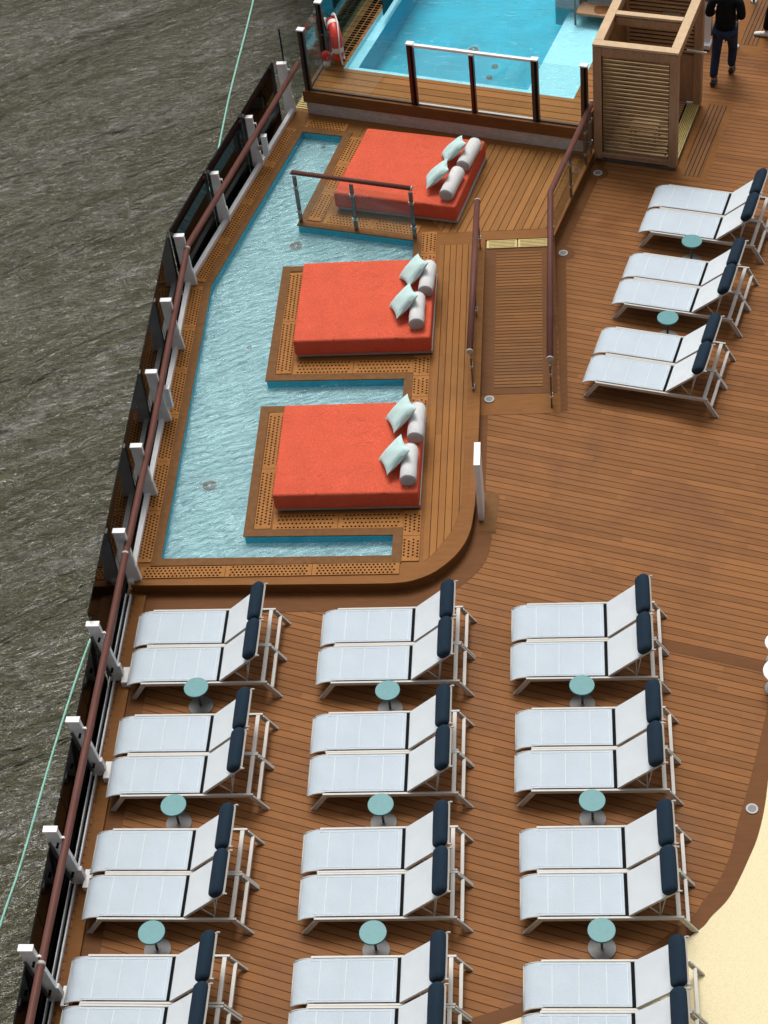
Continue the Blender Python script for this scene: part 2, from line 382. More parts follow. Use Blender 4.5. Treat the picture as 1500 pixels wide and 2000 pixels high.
# square plate by the white pillar, dark inset by the shower cabin
bm = NB(); sheet(bm, [[(-1.68, 20.75), (-1.43, 20.72), (-1.38, 21.6), (-1.66, 21.62)]], .0085); struct(link('deck_inset_plate', bm, M_coping))
FI = frame((2.0, 29.92), R(-16.0))
bm = NB(); sheet(bm, [[FI(-.12, -.08), FI(.5, -.08), FI(.5, 2.55), FI(-.12, 2.55)]], .004); struct(link('deck_inset_frame', bm, M_borderl))
bm = NB(); sheet(bm, [[FI(0, .03), FI(.38, .03), FI(.38, 2.42), FI(0, 2.42)]], .008); struct(link('deck_inset', bm, M_inset))
FJ = frame((3.5, 34.3), R(-16.0))
bm = NB(); sheet(bm, [[FJ(-.35, -.35), FJ(.45, -.35), FJ(.45, 3), FJ(-.35, 3)]], .004); struct(link('deck_inset_frame', bm, M_borderl))
bm = NB(); sheet(bm, [[FJ(-.05, .0), FJ(.3, .0), FJ(.3, 2.8), FJ(-.05, 2.8)]], .008); struct(link('deck_inset', bm, M_inset))

# ------------------------------------------------------------------ raised platform with wading pool
ZP = .20
POOL = [(-6.81, 20.10), (-3.04, 20.06), (-3.04, 20.54), (-5.48, 20.58), (-5.49, 23.59), (-3.04, 23.57), (-3.03, 24.22), (-5.48, 24.28),
        (-5.45, 27.37), (-3.03, 27.28), (-3.03, 28.02), (-5.29, 28.63), (-4.60, 31.43), (-5.47, 31.66), (-6.79, 26.94)]
CURVE = smooth([(-3.05, 19.51), (-2.72, 19.555), (-2.36, 19.74), (-2.03, 20.11), (-1.85, 20.55), (-1.78, 21.15)], 8)
OUT = [(-7.18, 19.58), (-5.2, 19.54), (-3.4, 19.512)] + CURVE + [(-1.75, 23.0), (-1.73, 27.95), (-.46, 27.95), (.37, 30.62), (-5.4, 32.42), (-5.74, 32.42), (-7.18, 26.97)]
bm = NB(); sheet(bm, [OUT, POOL], ZP); walls(bm, OUT, .0005, ZP, 1)
plat = link('pool_platform', bm, [M_borderl, M_fascia]); tag(plat, 'low raised teak platform with orange daybeds around the pale wading pool', 'platform')
def child(name, bm, mats, **k): return link(name, bm, mats, plat, **k)
# fascia lip
bm = NB(); lo, li = offset(OUT, .022), offset(OUT, -.085)
for i in range(5 + len(CURVE) + 1):
    if i + 1 >= len(OUT): break
    hexa(bm, [(*li[i], ZP + .001), (*li[i + 1], ZP + .001), (*lo[i + 1], ZP + .001 - .03), (*lo[i], ZP + .001 - .03)], [(*li[i], ZP + .024), (*li[i + 1], ZP + .024), (*lo[i + 1], ZP + .024), (*lo[i], ZP + .024)])
child('edge_nosing', bm, M_borderl)
bm = NB()
inn = offset(POOL, -.02); ou = offset(POOL, .135)
if area(POOL) < 0: pass
n = len(inn)
for i in range(n):
    j = (i + 1) % n
    hexa(bm, [(*inn[i], ZP + .001), (*inn[j], ZP + .001), (*ou[j], ZP + .001), (*ou[i], ZP + .001)], [(*inn[i], ZP + .022), (*inn[j], ZP + .022), (*ou[j], ZP + .022), (*ou[i], ZP + .022)])
child('pool_coping', bm, M_coping)
bm = NB(); walls(bm, offset(POOL, .001), .035, ZP + .0005, 0); child('pool_wall', bm, M_pwall)
bm = NB(); sheet(bm, [[(-7.15, 19.7), (-2.4, 19.7), (-2.4, 28.5), (-4.2, 31.8), (-5.75, 31.9), (-7.15, 27)]], .036); child('pool_floor', bm, M_pfloor)
bm = NB(); sheet(bm, [offset(POOL, .0005)], .145); struct(link('wading_pool_water', bm, M_water1))
# plank fields on the platform
strip = [(-2.56, 20.0), (-2.35, 19.98)] + [tuple(p) for p in offset(CURVE + [(-1.78, 28), (-9, 28), (-9, 19.5)], -.19)][6:len(CURVE)] + [(-1.97, 23), (-1.96, 27.7), (-2.56, 27.7)]
strip = [(-2.56, 19.95), (-2.42, 20.08), (-2.22, 20.4), (-2.07, 20.75), (-1.98, 21.2), (-1.95, 23), (-1.93, 27.85), (-2.56, 27.85)]
bm = NB(); sheet(bm, [smooth(strip[:5], 5) + strip[5:]], ZP + .004); child('plank_field', bm, M_plat)
fld = [(-2.15, 28.25), (-.62, 28.22), (-.05, 30.55), (-1.9, 31.1), (-3.4, 31.5)]
bm = NB(); sheet(bm, [[(-2.5, 28.22), (-.56, 28.22), (.10, 30.42), (-4.2, 31.72), (-4.35, 31.2)]], ZP + .004); child('plank_field', bm, M_platr)
# perforated drain panels
def panels(p, q, off, wd, L=1.15, margin=0.0):
    p, q = Vector(p), Vector(q); tot = (q - p).length; u = (q - p) / tot; nrm = Vector((-u.y, u.x)); n = max(1, round(tot / L)); l = tot / n
    for k in range(n):
        o_ = p + u * (k * l + l / 2) + nrm * (off + wd / 2)
        bm = NB(); box(bm, (0, 0, .004), (l - .008, wd, .018))
        nx = int((l - .12) / .066); ny = 4
        if nx < 1: nx = 1
        sy = (wd - .065) / (ny - 1) if wd < .3 else (wd - .08) / (ny - 1)
        for j in range(ny):
            for i in range(nx):
                x = (i - (nx - 1) / 2) * .066 + (.0165 if j % 2 else -.0165); y = (j - (ny - 1) / 2) * sy
                vs = [bm.verts.new((x + .018 * math.cos(a * math.pi / 4), y + .018 * math.sin(a * math.pi / 4), .0145)) for a in range(8)]
                bm.faces.new(vs).material_index = 1
        ob = link('perforated_panel', bm, [M_panel, M_hole], plat, loc=(o_.x, o_.y, ZP + .006), rz=math.atan2(u.y, u.x))
panels((-6.945, 20.05), (-6.92, 26.9), 0, .235, 1.1)         # left of pool
panels((-6.90, 27.02), (-5.58, 31.75), 0, .235, 1.15)
panels((-7.1, 19.945), (-2.92, 19.925), -.235, .235, 1.35)     # near edge
panels((-5.34, 23.45), (-5.34, 20.72), 0, .27, 1.3)          # left strip of the near daybed island
panels((-5.04, 20.70), (-2.9, 20.68), 0, .33, 1.1)
panels((-5.34, 27.2), (-5.33, 24.43), 0, .27, 1.35)
panels((-5.03, 24.41), (-2.9, 24.36), 0, .33, 1.1)
panels((-2.9, 19.95), (-2.9, 21.05), -.28, .28, .55); panels((-2.9, 23.2), (-2.9, 24.8), -.28, .28, .6); panels((-2.9, 26.95), (-2.9, 28.25), -.28, .28, .65)
panels((-5.44, 31.80), (-4.58, 31.58), 0, .26, 1.0)
panels((-4.46, 31.4), (-5.12, 28.76), 0, .27, .95)
panels((-4.82, 28.65), (-3.0, 28.16), 0, .30, .95)
# drains in the pool floor
bm = NB()
for x, y, r in ((-5.32, 28.21, .14), (-6.24, 21.91, .14), (-5.92, 25.36, .05), (-5.04, 31.44 - .1, .04)):
    disc(bm, (x, y), r, .0365, .040, 28, 0); disc(bm, (x, y), r * .86, .0365, .042, 28, 1); disc(bm, (x, y), r * .18, .0365, .045, 16, 0)
child('pool_drain', bm, [M_white, M_bezel])
# ramp from the main deck
bm = NB(); x0, x1 = -1.73, -.42
hexa(bm, [(x0, 23.95, .001), (x1, 23.95, .001), (x1, 27.95, .001), (x0, 27.95, .001)], [(x0, 23.95, .012), (x1, 23.95, .012), (x1, 27.945, ZP), (x0, 27.945, ZP)])
ramp_o = link('ramp', bm, M_border); tag(ramp_o, 'teak ramp with cross slats between two wooden handrails', 'ramp')
bm = NB(); zf = lambda y: .012 + (y - 23.95) / 4 * (ZP - .012)
v = [bm.verts.new(p) for p in ((-1.50, 24.1, zf(24.1) + .004), (-.66, 24.1, zf(24.1) + .004), (-.66, 27.62, zf(27.62) + .004), (-1.50, 27.62, zf(27.62) + .004))]; bm.faces.new(v)
link('slatted_tread', bm, M_ramp, ramp_o)
bm = NB(); sheet(bm, [[(-1.72, 23.45), (-.36, 23.45), (-.36, 23.95), (-1.72, 23.95)]], .006); link('landing', bm, M_borderl, ramp_o)
bm = NB()
for a, b_ in ((-1.68, -1.12), (-1.10, -.53)):
    prism(bm, [(a, 27.70), (b_, 27.70), (b_, 27.93), (a, 27.93)], ZP - .01, ZP + .012, 0)
    for k in range(5): prism(bm, [(a + .04, 27.72 + k * .041), (b_ - .04, 27.72 + k * .041), (b_ - .04, 27.732 + k * .041), (a + .04, 27.732 + k * .041)], ZP + .0125, ZP + .0135, 1)
link('threshold_grate', bm, [M_yellow, M_hole], ramp_o)
# dark margin around the platform foot
mo = smooth([(-3.0, 19.12), (-2.4, 19.25), (-1.9, 19.65), (-1.60, 20.06), (-1.50, 20.5), (-1.50, 21.0), (-1.56, 21.5)], 5)
bm = NB(); sheet(bm, [[(-6.98, 19.14)] + mo + [(-1.61, 21.75), (-1.60, 23.45), (-1.76, 23.45), (-1.80, 21.2), (-2.1, 20.1), (-2.8, 19.55), (-6.98, 19.6)]], .0045)
struct(link('deck_margin', bm, M_border))
bm = NB(); sheet(bm, [[(-.36, 23.5), (-.24, 23.5), (-.22, 27.9), (.62, 30.55), (.38, 30.6), (-.42, 27.95)]], .0045); struct(link('deck_margin', bm, M_border))

# ------------------------------------------------------------------ upper deck with the main pool
ZU = .75
FU = frame((-5.40, 32.30))
def U(x, y): return FU(x, y)
UP = [U(0, 0), U(5.82, 0), U(5.82, 14), U(0, 14)]
# pool hole in the same turned frame
def toU(x, y):
    d = Vector((x + 5.40, y - 32.30)); u = Vector((math.cos(RA), math.sin(RA))); return d.dot(u), d.dot(Vector((-u.y, u.x)))
hx0, hy0 = toU(-4.66, 33.02); hx1, _ = toU(.0, 31.60)
HP = [U(hx0, hy0), U(hx1, hy0), U(hx1, 13), U(hx0, 13)]
bm = NB(); sheet(bm, [UP, HP], ZU)
upd = link('upper_deck', bm, M_up); struct(upd)
bm = NB(); hexa(bm, [(*U(0, .0), .2), (*U(5.82, .0), .2), (*U(5.82, .1), .2), (*U(0, .1), .2)], [(*U(0, .0), .5), (*U(5.82, .0), .5), (*U(5.82, .1), .5), (*U(0, .1), .5)])
wl = link('retaining_wall', bm, M_marble); tag(wl, 'low veined grey marble wall under the upper pool deck', 'wall')
bm = NB(); hexa(bm, [(*U(-.04, -.04), .5), (*U(5.9, -.04), .5), (*U(5.9, .12), .5), (*U(-.04, .12), .5)], [(*U(-.04, -.04), ZU + .004), (*U(5.9, -.04), ZU + .004), (*U(5.9, .12), ZU + .004), (*U(-.04, .12), ZU + .004)])
link('wood_band', bm, M_fascia, wl)
bm = NB(); hexa(bm, [(*U(-.02, .12), .02), (*U(0, .12), .02), (*U(0, 14), .02), (*U(-.02, 14), .02)], [(*U(-.02, .12), ZU), (*U(0, .12), ZU), (*U(0, 14), ZU), (*U(-.02, 14), ZU)])
hexa(bm, [(*U(5.82, .12), .02), (*U(5.84, .12), .02), (*U(5.84, 14), .02), (*U(5.82, 14), .02)], [(*U(5.82, .12), ZU), (*U(5.84, .12), ZU), (*U(5.84, 14), ZU), (*U(5.82, 14), ZU)])
link('side_fascia', bm, M_fascia, wl)
bm = NB()
W_ = .34
deep = [U(hx0 + .22, hy0 + .24), U(hx1 - 1.02, hy0 + .24), U(hx1 - 1.02, 12.9), U(hx0 + .22, 12.9)]
sheet(bm, [HP, deep], .64, 0); walls(bm, HP, .64, ZU - .001, 0); walls(bm, deep, .06, .64, 1); sheet(bm, [deep], .06, 1)
pb = link('pool_basin', bm, [M_pshelf, M_pdeep]); struct(pb)
bm = NB(); sheet(bm, [[U(hx0 + .001, hy0 + .001), U(hx1 - .001, hy0 + .001), U(hx1 - .001, 12.99), U(hx0 + .001, 12.99)]], .70); struct(link('main_pool_water', bm, M_water2))
bm = NB()
for x, y, r in ((-2.08, 34.5, .13), (-1.62, 33.85, .08), (-1.73, 33.45, .08)):
    disc(bm, (x, y), r, .062, .075, 24, 0); disc(bm, (x, y), r * .8, .062, .082, 24, 1); disc(bm, (x, y), r * .2, .062, .09, 12, 0)
link('pool_drain', bm, [M_steelb, M_steel], pb)
# overflow grate left of the pool
bm = NB()
for k in range(60):
    y = hy0 + .25 + k * .09
    for x in (hx0 - .30, hx0 - .17): hexa(bm, [(*U(x, y), ZU + .001), (*U(x + .1, y), ZU + .001), (*U(x + .1, y + .055), ZU + .001), (*U(x, y + .055), ZU + .001)], [(*U(x, y), ZU + .006), (*U(x + .1, y), ZU + .006), (*U(x + .1, y + .055), ZU + .006), (*U(x, y + .055), ZU + .006)])
og = link('overflow_grate', bm, M_hole); tag(og, 'brown slotted overflow grate along the far left edge of the pool', 'grate')
# marble block and teak ledge at the far right of the pool
FM = frame((-.34, 34.95))
bm = NB(); hexa(bm, [(*FM(0, 0), .3), (*FM(.62, 0), .3), (*FM(.62, 1.2), .3), (*FM(0, 1.2), .3)], [(*FM(0, 0), 1.45), (*FM(.62, 0), 1.45), (*FM(.62, 1.2), 1.45), (*FM(0, 1.2), 1.45)])
mb = link('marble_block', bm, M_marble); tag(mb, 'pale marble block rising from the far right corner of the pool', 'marble block')
bm = NB(); hexa(bm, [(*FM(-.05, -.02), 1.0), (*FM(-.003, -.02), 1.0), (*FM(-.003, .8), 1.0), (*FM(-.05, .8), 1.0)], [(*FM(-.05, -.02), 1.1), (*FM(-.003, -.02), 1.1), (*FM(-.003, .8), 1.1), (*FM(-.05, .8), 1.1)])
link('spout', bm, M_black, mb)
FB = frame((.08, 34.35))
bt = empty('bench', 'small teak ledge bench with a dark stain by the marble block', 'bench')
bm = NB(); hexa(bm, [(*FB(0, 0), .88), (*FB(.9, 0), .88), (*FB(.9, .42), .88), (*FB(0, .42), .88)], [(*FB(0, 0), .93), (*FB(.9, 0), .93), (*FB(.9, .42), .93), (*FB(0, .42), .93)]); link('seat', bm, M_oak, bt)
bm = NB(); sheet(bm, [smooth([FB(.38, .08), FB(.5, .05), FB(.62, .1), (FB(.7, .3)), FB(.6, .36), FB(.36, .33), FB(.33, .22)], 4, True)], .934); link('stain', bm, M_fascia, bt)
bm = NB()
for x in (-.02, .92): beam(bm, (*FB(x, .02), .55), (*FB(x, .02), 2.2), .04, .04)
beam(bm, (*FB(-.02, .4), .55), (*FB(-.02, .4), 2.2), .04, .04)
hexa(bm, [(*FB(.1, .5), .3), (*FB(1.3, .5), .3), (*FB(1.3, .9), .3), (*FB(.1, .9), .3)], [(*FB(.1, .5), 1.6), (*FB(1.3, .5), 1.6), (*FB(1.3, .9), 1.6), (*FB(.1, .9), 1.6)], 1)
link('frame', bm, [M_steel, M_marble], bt)

# ------------------------------------------------------------------ glass screen on the upper deck
def screen_post(xy, z0, z1, name='screen_post', mat=M_bronze, parent=None, wx=.13, wy=.09):
    bm = NB(); M = Matrix.Rotation(RA, 3, 'Z')
    box(bm, (xy[0], xy[1], (z0 + z1) / 2), (wx, wy, z1 - z0), 0, M)
    box(bm, (xy[0] - .045 * math.sin(RA), xy[1] - .052, (z0 + z1) / 2), (wx * .35, .02, z1 - z0 - .02), 2, M)
    box(bm, (xy[0], xy[1], z1 + .015), (wx + .02, wy + .03, .03), 1, M)
    return link(name, bm, [mat, M_white, M_black], parent, bevel=.004)
scr = empty('glass_screen', 'clear glass screen with capped bronze posts between the pool and daybed deck', 'glass screen', (-3.1, 31.6, ZU))
def sch(o): o.parent = scr; o.matrix_parent_inverse = Matrix.Translation((3.1, -31.6, -ZU)); return o
ZT = 2.13
p0, p1, p2, p3, p4 = (-5.32, 32.33), (-3.13, 31.64), (-1.94, 31.27), (-.73, 30.89), (.20, 30.60)
p5 = (-5.05, 33.3)
sch(screen_post(p0, ZU, ZT)); sch(screen_post(p1, ZU, ZT, mat=M_redpost)); sch(screen_post(p3, ZU, ZT)); sch(screen_post(p4, ZU, ZT)); sch(screen_post(p5, ZU, ZT))
sch(screen_post(p2, ZU, ZT - .06, mat=M_redpost, wx=.09))
def pane(a, b, z0, z1, mat=M_glass, t=.012, name='glass_pane'):
    bm = NB(); beam(bm, (a[0], a[1], (z0 + z1) / 2), (b[0], b[1], (z0 + z1) / 2), t, z1 - z0); return link(name, bm, mat)
def lerp(a, b, t): return (a[0] + (b[0] - a[0]) * t, a[1] + (b[1] - a[1]) * t)
for a, b in ((p0, p1), (p1, p2), (p2, p3), (p3, p4), (p0, p5)):
    L_ = (Vector(b) - Vector(a)).length; e = .07 / L_
    sch(pane(lerp(a, b, e), lerp(a, b, 1 - e), ZU + .03, ZT - .04))
    bm = NB(); beam(bm, (*lerp(a, b, e), ZU + .02), (*lerp(a, b, 1 - e), ZU + .02), .05, .035); sch(link('sill', bm, M_steelb if a in (p1, p2) else M_bronze))
bm = NB(); beam(bm, (*lerp(p1, p2, .05), ZT - .02), (*lerp(p2, p3, .95), ZT - .02), .07, .05); sch(link('top_rail', bm, M_whiteg))
pl_ = (-5.75, 32.47)
sch(pane(pl_, lerp(p0, pl_, .15), .25, ZT - .04))
bm = NB(); beam(bm, (-5.77, 32.48, .22), (-5.77, 32.48, ZT - .05), .03, .03, (0, 1, 0)); sch(link('edge_trim', bm, M_black))
# teal glass behind the lifebuoy and the next screen along the ship side
p6 = (-4.5, 33.1)
scr2 = empty('side_screen', 'teal tinted glass screen beside the red lifebuoy', 'glass screen', (-5.05, 33.4, ZU))
q_a, q_b = U(.05, 1.15), U(.05, 4.2)
def s2(o): o.parent = scr2; o.matrix_parent_inverse = Matrix.Translation((5.05, -33.4, -ZU)); return o
s2(pane(q_a, q_b, ZU + .02, 2.1, M_tglass)); s2(pane(U(.62, 2.9), U(.62, 9), ZU + .02, 1.5, M_dglass))
s2(screen_post(U(.05, 4.3), ZU, 2.12))
# slatted walkway grate left of the marble wall
bm = NB()
for k in range(26):
    y = 32.48 + k * .07; x = -5.72 + (y - 32.4) * .28
    box(bm, (x + .17, y, .205), (.3, .04, .02), 0, Matrix.Rotation(RA, 3, 'Z'))
bm2 = bm; gr = link('walkway_grate', bm2, M_yellow); tag(gr, 'narrow yellow slatted grate between the railing end and marble wall', 'grate')

# ------------------------------------------------------------------ ship side railing
PY = [5.1, 6.9, 8.7, 10.5, 12.38, 14.2, 16.05, 17.82]
PYU = [19.7, 21.58, 23.35, 25.2, 27.0]
KP = [(-6.77, 28.84), (-6.30, 30.6), (-5.80, 32.4)]
KD = Vector((1.45, 5.4)).normalized()
rail = empty('railing', 'ship side railing of white posts, brown handrail and smoked glass panels', 'railing', (-7.2, 19, 0))
def rch(o): o.parent = rail; o.matrix_parent_inverse = Matrix.Translation((7.2, -19, 0)); return o
def post(xt, yt, xb, yb, zt, zb, rot=0):
    bm = NB(); c, s = math.cos(rot), math.sin(rot)
    def rc(x, y, hx, hy, z): return [(x + a * c - b * s, y + a * s + b * c, z) for a, b in ((-hx, -hy), (hx, -hy), (hx, hy), (-hx, hy))]
    hexa(bm, rc(xb, yb, .10, .035, zb), rc(xt, yt, .095, .035, zt), 1)
    hexa(bm, rc(xt, yt, .10, .052, zt + .001), rc(xt, yt, .10, .052, zt + .03), 0)
    hexa(bm, rc(xb + .01, yb, .115, .04, zb), rc(xb + .0, yb, .10, .038, zb + .35), 1)
    return rch(link('post', bm, [M_white, M_whiteg], bevel=.004))
def hexbox(bm, x, y, z0, z1, hx, hy): prism(bm, [(x - hx, y - hy), (x + hx, y - hy), (x + hx, y + hy), (x - hx, y + hy)], z0, z1)
for y in PY:
    post(-7.31, y, -7.18, y, 1.33, .04)
    bm = NB(); hexbox(bm, -7.03, y - .02, .02, .16, .06, .15); rch(link('post_foot', bm, M_white, bevel=.004))
    bm = NB(); beam(bm, (-7.36, y - .075, 1.15), (-7.25, y - .075, .2), .012, .05); rch(link('clamp_plate', bm, M_steel))
    bm = NB(); tube(bm, [(-7.25, y - .05, 1.08), (-7.25, y - .12, 1.08)], .02, 10); tube(bm, [(-7.2, y - .05, .35), (-7.2, y - .12, .35)], .02, 10); rch(link('bolt', bm, M_black))
for y in PYU: post(-7.20, y, -7.17, y, 1.33, ZP)
for x, y in KP: post(x - .01, y + .0, x + .03, y, 1.33, ZP, 0)
# handrail
RL = [(-7.15, -2, 1.08), (-7.15, 12.1, 1.08), (-7.10, 19.5, 1.1), (-7.06, 22, 1.1), (-7.08, 27.0, 1.1), (-5.53, 32.75, 1.1)]
bm = NB(); tube(bm, RL, .056, 14); rch(link('handrail', bm, M_rail))
bm = NB()
for a, b in (((-7.1503, 12.28, 1.08), (-7.1503, 12.33, 1.08)), ((-7.103, 19.42, 1.1), (-7.103, 19.46, 1.1)), ((-7.08, 26.9, 1.1), (-7.08, 26.94, 1.1))): tube(bm, [a, b], .0585, 14)
rch(link('joint_ring', bm, M_frame))
for y in PY + PYU: bm = NB(); tube(bm, [(-7.24, y, 1.12), (-7.17, y, 1.16), (-7.12, y, 1.05)], .014, 8); rch(link('bracket', bm, M_white))
for x, y in KP: bm = NB(); tube(bm, [(x + .05, y, 1.2), (x + .13, y, 1.2), (x + .15, y, 1.08)], .014, 8); rch(link('bracket', bm, M_white))
# smoked glass
GY = [17.86, 19.69, 21.5, 23.27, 25.1, 26.88]
for i in range(5): rch(pane((-7.345, GY[i] + .012), (-7.345, GY[i + 1] - .012), -.5, 1.56, M_dglass, .014, 'smoked_glass_panel'))
GK = [(-7.33, 26.9), (-6.87, 28.7), (-6.40, 30.42), (-5.94, 32.2)]
for i in range(3): rch(pane(lerp(GK[i], GK[i + 1], .01), lerp(GK[i], GK[i + 1], .99), -.5, 1.56, M_dglass, .014, 'smoked_glass_panel'))
gy = [0, 2, 3.9, 5.8, 7.6, 9.4, 11.3, 13.1, 14.95, 16.8, 17.84]
for i in range(len(gy) - 1): rch(pane((-7.37, gy[i] + .012), (-7.37, gy[i + 1] - .012), -.4, 1.02, M_bglass, .014, 'smoked_glass_panel'))
bm = NB()
for i in range(len(gy) - 1): beam(bm, (-7.372, gy[i] + .02, 1.03), (-7.372, gy[i + 1] - .02, 1.03), .02, .015)
rch(link('glass_edge_trim', bm, M_black))
# base channel (lower part) and white kerb (platform part)
bm = NB(); beam(bm, (-7.225, 0, .05), (-7.225, 19.5, .05), .022, .08); beam(bm, (-7.30, 0, .05), (-7.30, 19.5, .05), .015, .08); rch(link('base_channel', bm, M_whiteg))
bm = NB(); beam(bm, (-7.262, 0, .02), (-7.262, 19.5, .02), .05, .03); rch(link('channel_gasket', bm, M_black))
bm = NB(); beam(bm, (-7.205, 19.58, .24), (-7.205, 27.0, .24), .085, .1); beam(bm, (-7.20, 27.01, .24), (-5.70, 32.42, .24), .085, .1); rch(link('kerb', bm, M_white))
# rectangular lamps fixed to the railing
def rail_lamp(x, y, label):
    e = empty('rail_lamp', label, 'lamp', (x, y, ZP), 0, 'box lamps on the railing')
    bm = NB(); hexbox(bm, 0, 0, .28, .72, .055, .05); link('housing', bm, M_whiteg, e, bevel=.006)
    bm = NB(); hexbox(bm, 0, 0, .721, .74, .06, .055); link('cap', bm, M_white, e)
    bm = NB(); hexbox(bm, -.09, 0, .4, .5, .05, .015); link('arm', bm, M_steelb, e)
rail_lamp(-6.05, 30.55, 'white box lamp on the angled railing near the top daybed')
rail_lamp(-7.03, 23.4, 'white box lamp on the straight railing beside the wading pool')

# mint rope outside the ship
pts = [(-7.20, 46, 1.0 - 2), (-7.36, 38.7, -1), (-7.50, 34.9, -1), (-7.53, 31.9, -1), (-7.66, 26.5, -1), (-7.81, 21.14, -1), (-8.04, 19.9, -1), (-8.2, 18.7, -1), (-8.34, 17.1, -1), (-8.46, 15.15, -1), (-8.60, 13.8, -1), (-9.0, 9, -1)]
bm = NB(); tube(bm, smooth(pts, 5), .02, 8); tag(link('rope', bm, M_line), 'thin mint green rope running outside the railing above the water', 'rope')

# ------------------------------------------------------------------ handrails of ramp and platform
def rail_run(name, label, pts, zbs, h, post_at, glass_=True, r=.056, prof=.012):
    """pts: rail line points (x,y,zfloor) ; posts at parameter positions"""
    e = empty(name, label, 'handrail', (pts[0][0], pts[0][1], pts[0][2]))
    def ch(o): o.parent = e; o.matrix_parent_inverse = Matrix.Translation((-pts[0][0], -pts[0][1], -pts[0][2])); return o
    bm = NB(); tube(bm, [(x, y, z + h) for x, y, z in pts], r, 14); ch(link('rail', bm, M_rail))
    bm = NB()
    for k in (0, -1):
        a = Vector((pts[k][0], pts[k][1], pts[k][2] + h)); b = Vector((pts[1 if k == 0 else -2][0], pts[1 if k == 0 else -2][1], pts[1 if k == 0 else -2][2] + h))
        u = (b - a).normalized(); tube(bm, [a - u * .008, a + u * .015], r + .002, 14)
    ch(link('end_cap', bm, M_frame))
    for (x, y, z, dx, dy) in post_at:
        bm = NB(); beam(bm, (x, y, z), (x, y, z + h - r * .8), .03, .075, (dx, dy, 0)); ch(link('post', bm, M_steel, bevel=.003))
        for zz in (.25, .75):
            for sg_ in (-1, 1):
                bm = NB(); box(bm, (x + dx * .035 * sg_ + dy * .005, y + dy * .035 * sg_ - dx * .02, z + h * zz), (.045, .045, .055), 0); ch(link('clip', bm, M_steelb, bevel=.004))
    if glass_:
        for i in range(len(post_at) - 1):
            a, b = post_at[i], post_at[i + 1]
            L_ = math.hypot(b[0] - a[0], b[1] - a[1])
            if L_ < .3: continue
            A = Vector(a[:3]).lerp(Vector(b[:3]), .05 / L_); B = Vector(a[:3]).lerp(Vector(b[:3]), 1 - .05 / L_)
            bm = NB(); t = .006; d = (B - A).normalized(); s = Vector((-d.y, d.x, 0)).normalized() * t
            z0, z1 = .09, h - .12
            hexa(bm, [A - s + Vector((0, 0, z0)), B - s + Vector((0, 0, z0)), B + s + Vector((0, 0, z0)), A + s + Vector((0, 0, z0))],
                 [A - s + Vector((0, 0, z1)), B - s + Vector((0, 0, z1)), B + s + Vector((0, 0, z1)), A + s + Vector((0, 0, z1))])
            ch(link('glass_pane', bm, M_glass))
    return e
rail_run('handrail', 'brown handrail with glass on the left side of the ramp', [(-1.86, 23.95, 0.02), (-1.80, 27.85, ZP)], 0, 1.0,
         [(-1.845, 23.9, 0.0, 0, 1), (-1.83, 25.8, .1, 0, 1), (-1.80, 27.7, ZP, 0, 1)])
rail_run('handrail', 'long brown handrail bending along the ramp right side up to the shower cabin', [(-.51, 23.68, 0.02), (-.47, 27.98, ZP), (.34, 30.72, ZP)], 0, 1.02,
         [(-.51, 23.62, 0.0, 0, 1), (-.49, 25.8, .1, 0, 1), (-.46, 27.9, ZP, .3, .95), (-.10, 29.15, ZP, .3, .95), (.20, 30.15, ZP, .3, .95), (.30, 30.52, ZP, .3, .95)])
rail_run('handrail', 'short brown handrail with clear glass at the foot of the top daybed', [(-5.30, 28.80, ZP), (-3.00, 28.14, ZP)], 0, 1.12,
         [(-5.24, 28.72, ZP, .96, -.27), (-4.15, 28.40, ZP, .96, -.27), (-3.03, 28.08, ZP, .96, -.27)], r=.045)

# ------------------------------------------------------------------ white pillar beside the platform
bm = NB(); hexbox(bm, 0, .25, 0, 1.27, .045, .25)
pp = link('pillar', bm, M_whiteg, bevel=.006, loc=(-1.665, 20.98, .006)); tag(pp, 'slim white upright panel standing beside the rounded platform edge', 'pillar')
bm = NB(); hexbox(bm, 0, .25, 1.271, 1.29, .05, .255); link('cap', bm, M_white, pp)

# deck lights
for x, y, z, lab in ((2.22, 15.35, .009, 'round deck light in the brown border beside the cream floor'), (-1.58, 23.93 - .1, .013, 'round white deck light at the foot of the ramp'),
                  (-.27, 27.72, .006, 'round deck light right of the ramp top in a dark ring'), (.42, 30.12, .006, 'round deck light by the front corner of the shower cabin')):
    e = empty('deck_light', lab, 'deck light', (x, y, z), 0, 'round deck lights')
    bm = NB(); disc(bm, (0, 0), .085, 0, .012, 32); link('bezel', bm, M_bezel, e)
    bm = NB(); disc(bm, (0, 0), .058, .0125, .015, 32); link('lens', bm, M_tbase, e)
    if y > 27:
        bm = NB(); disc(bm, (.02, 0), .19, -.0015, -.0005, 40); link('teak_ring', bm, M_border, e)

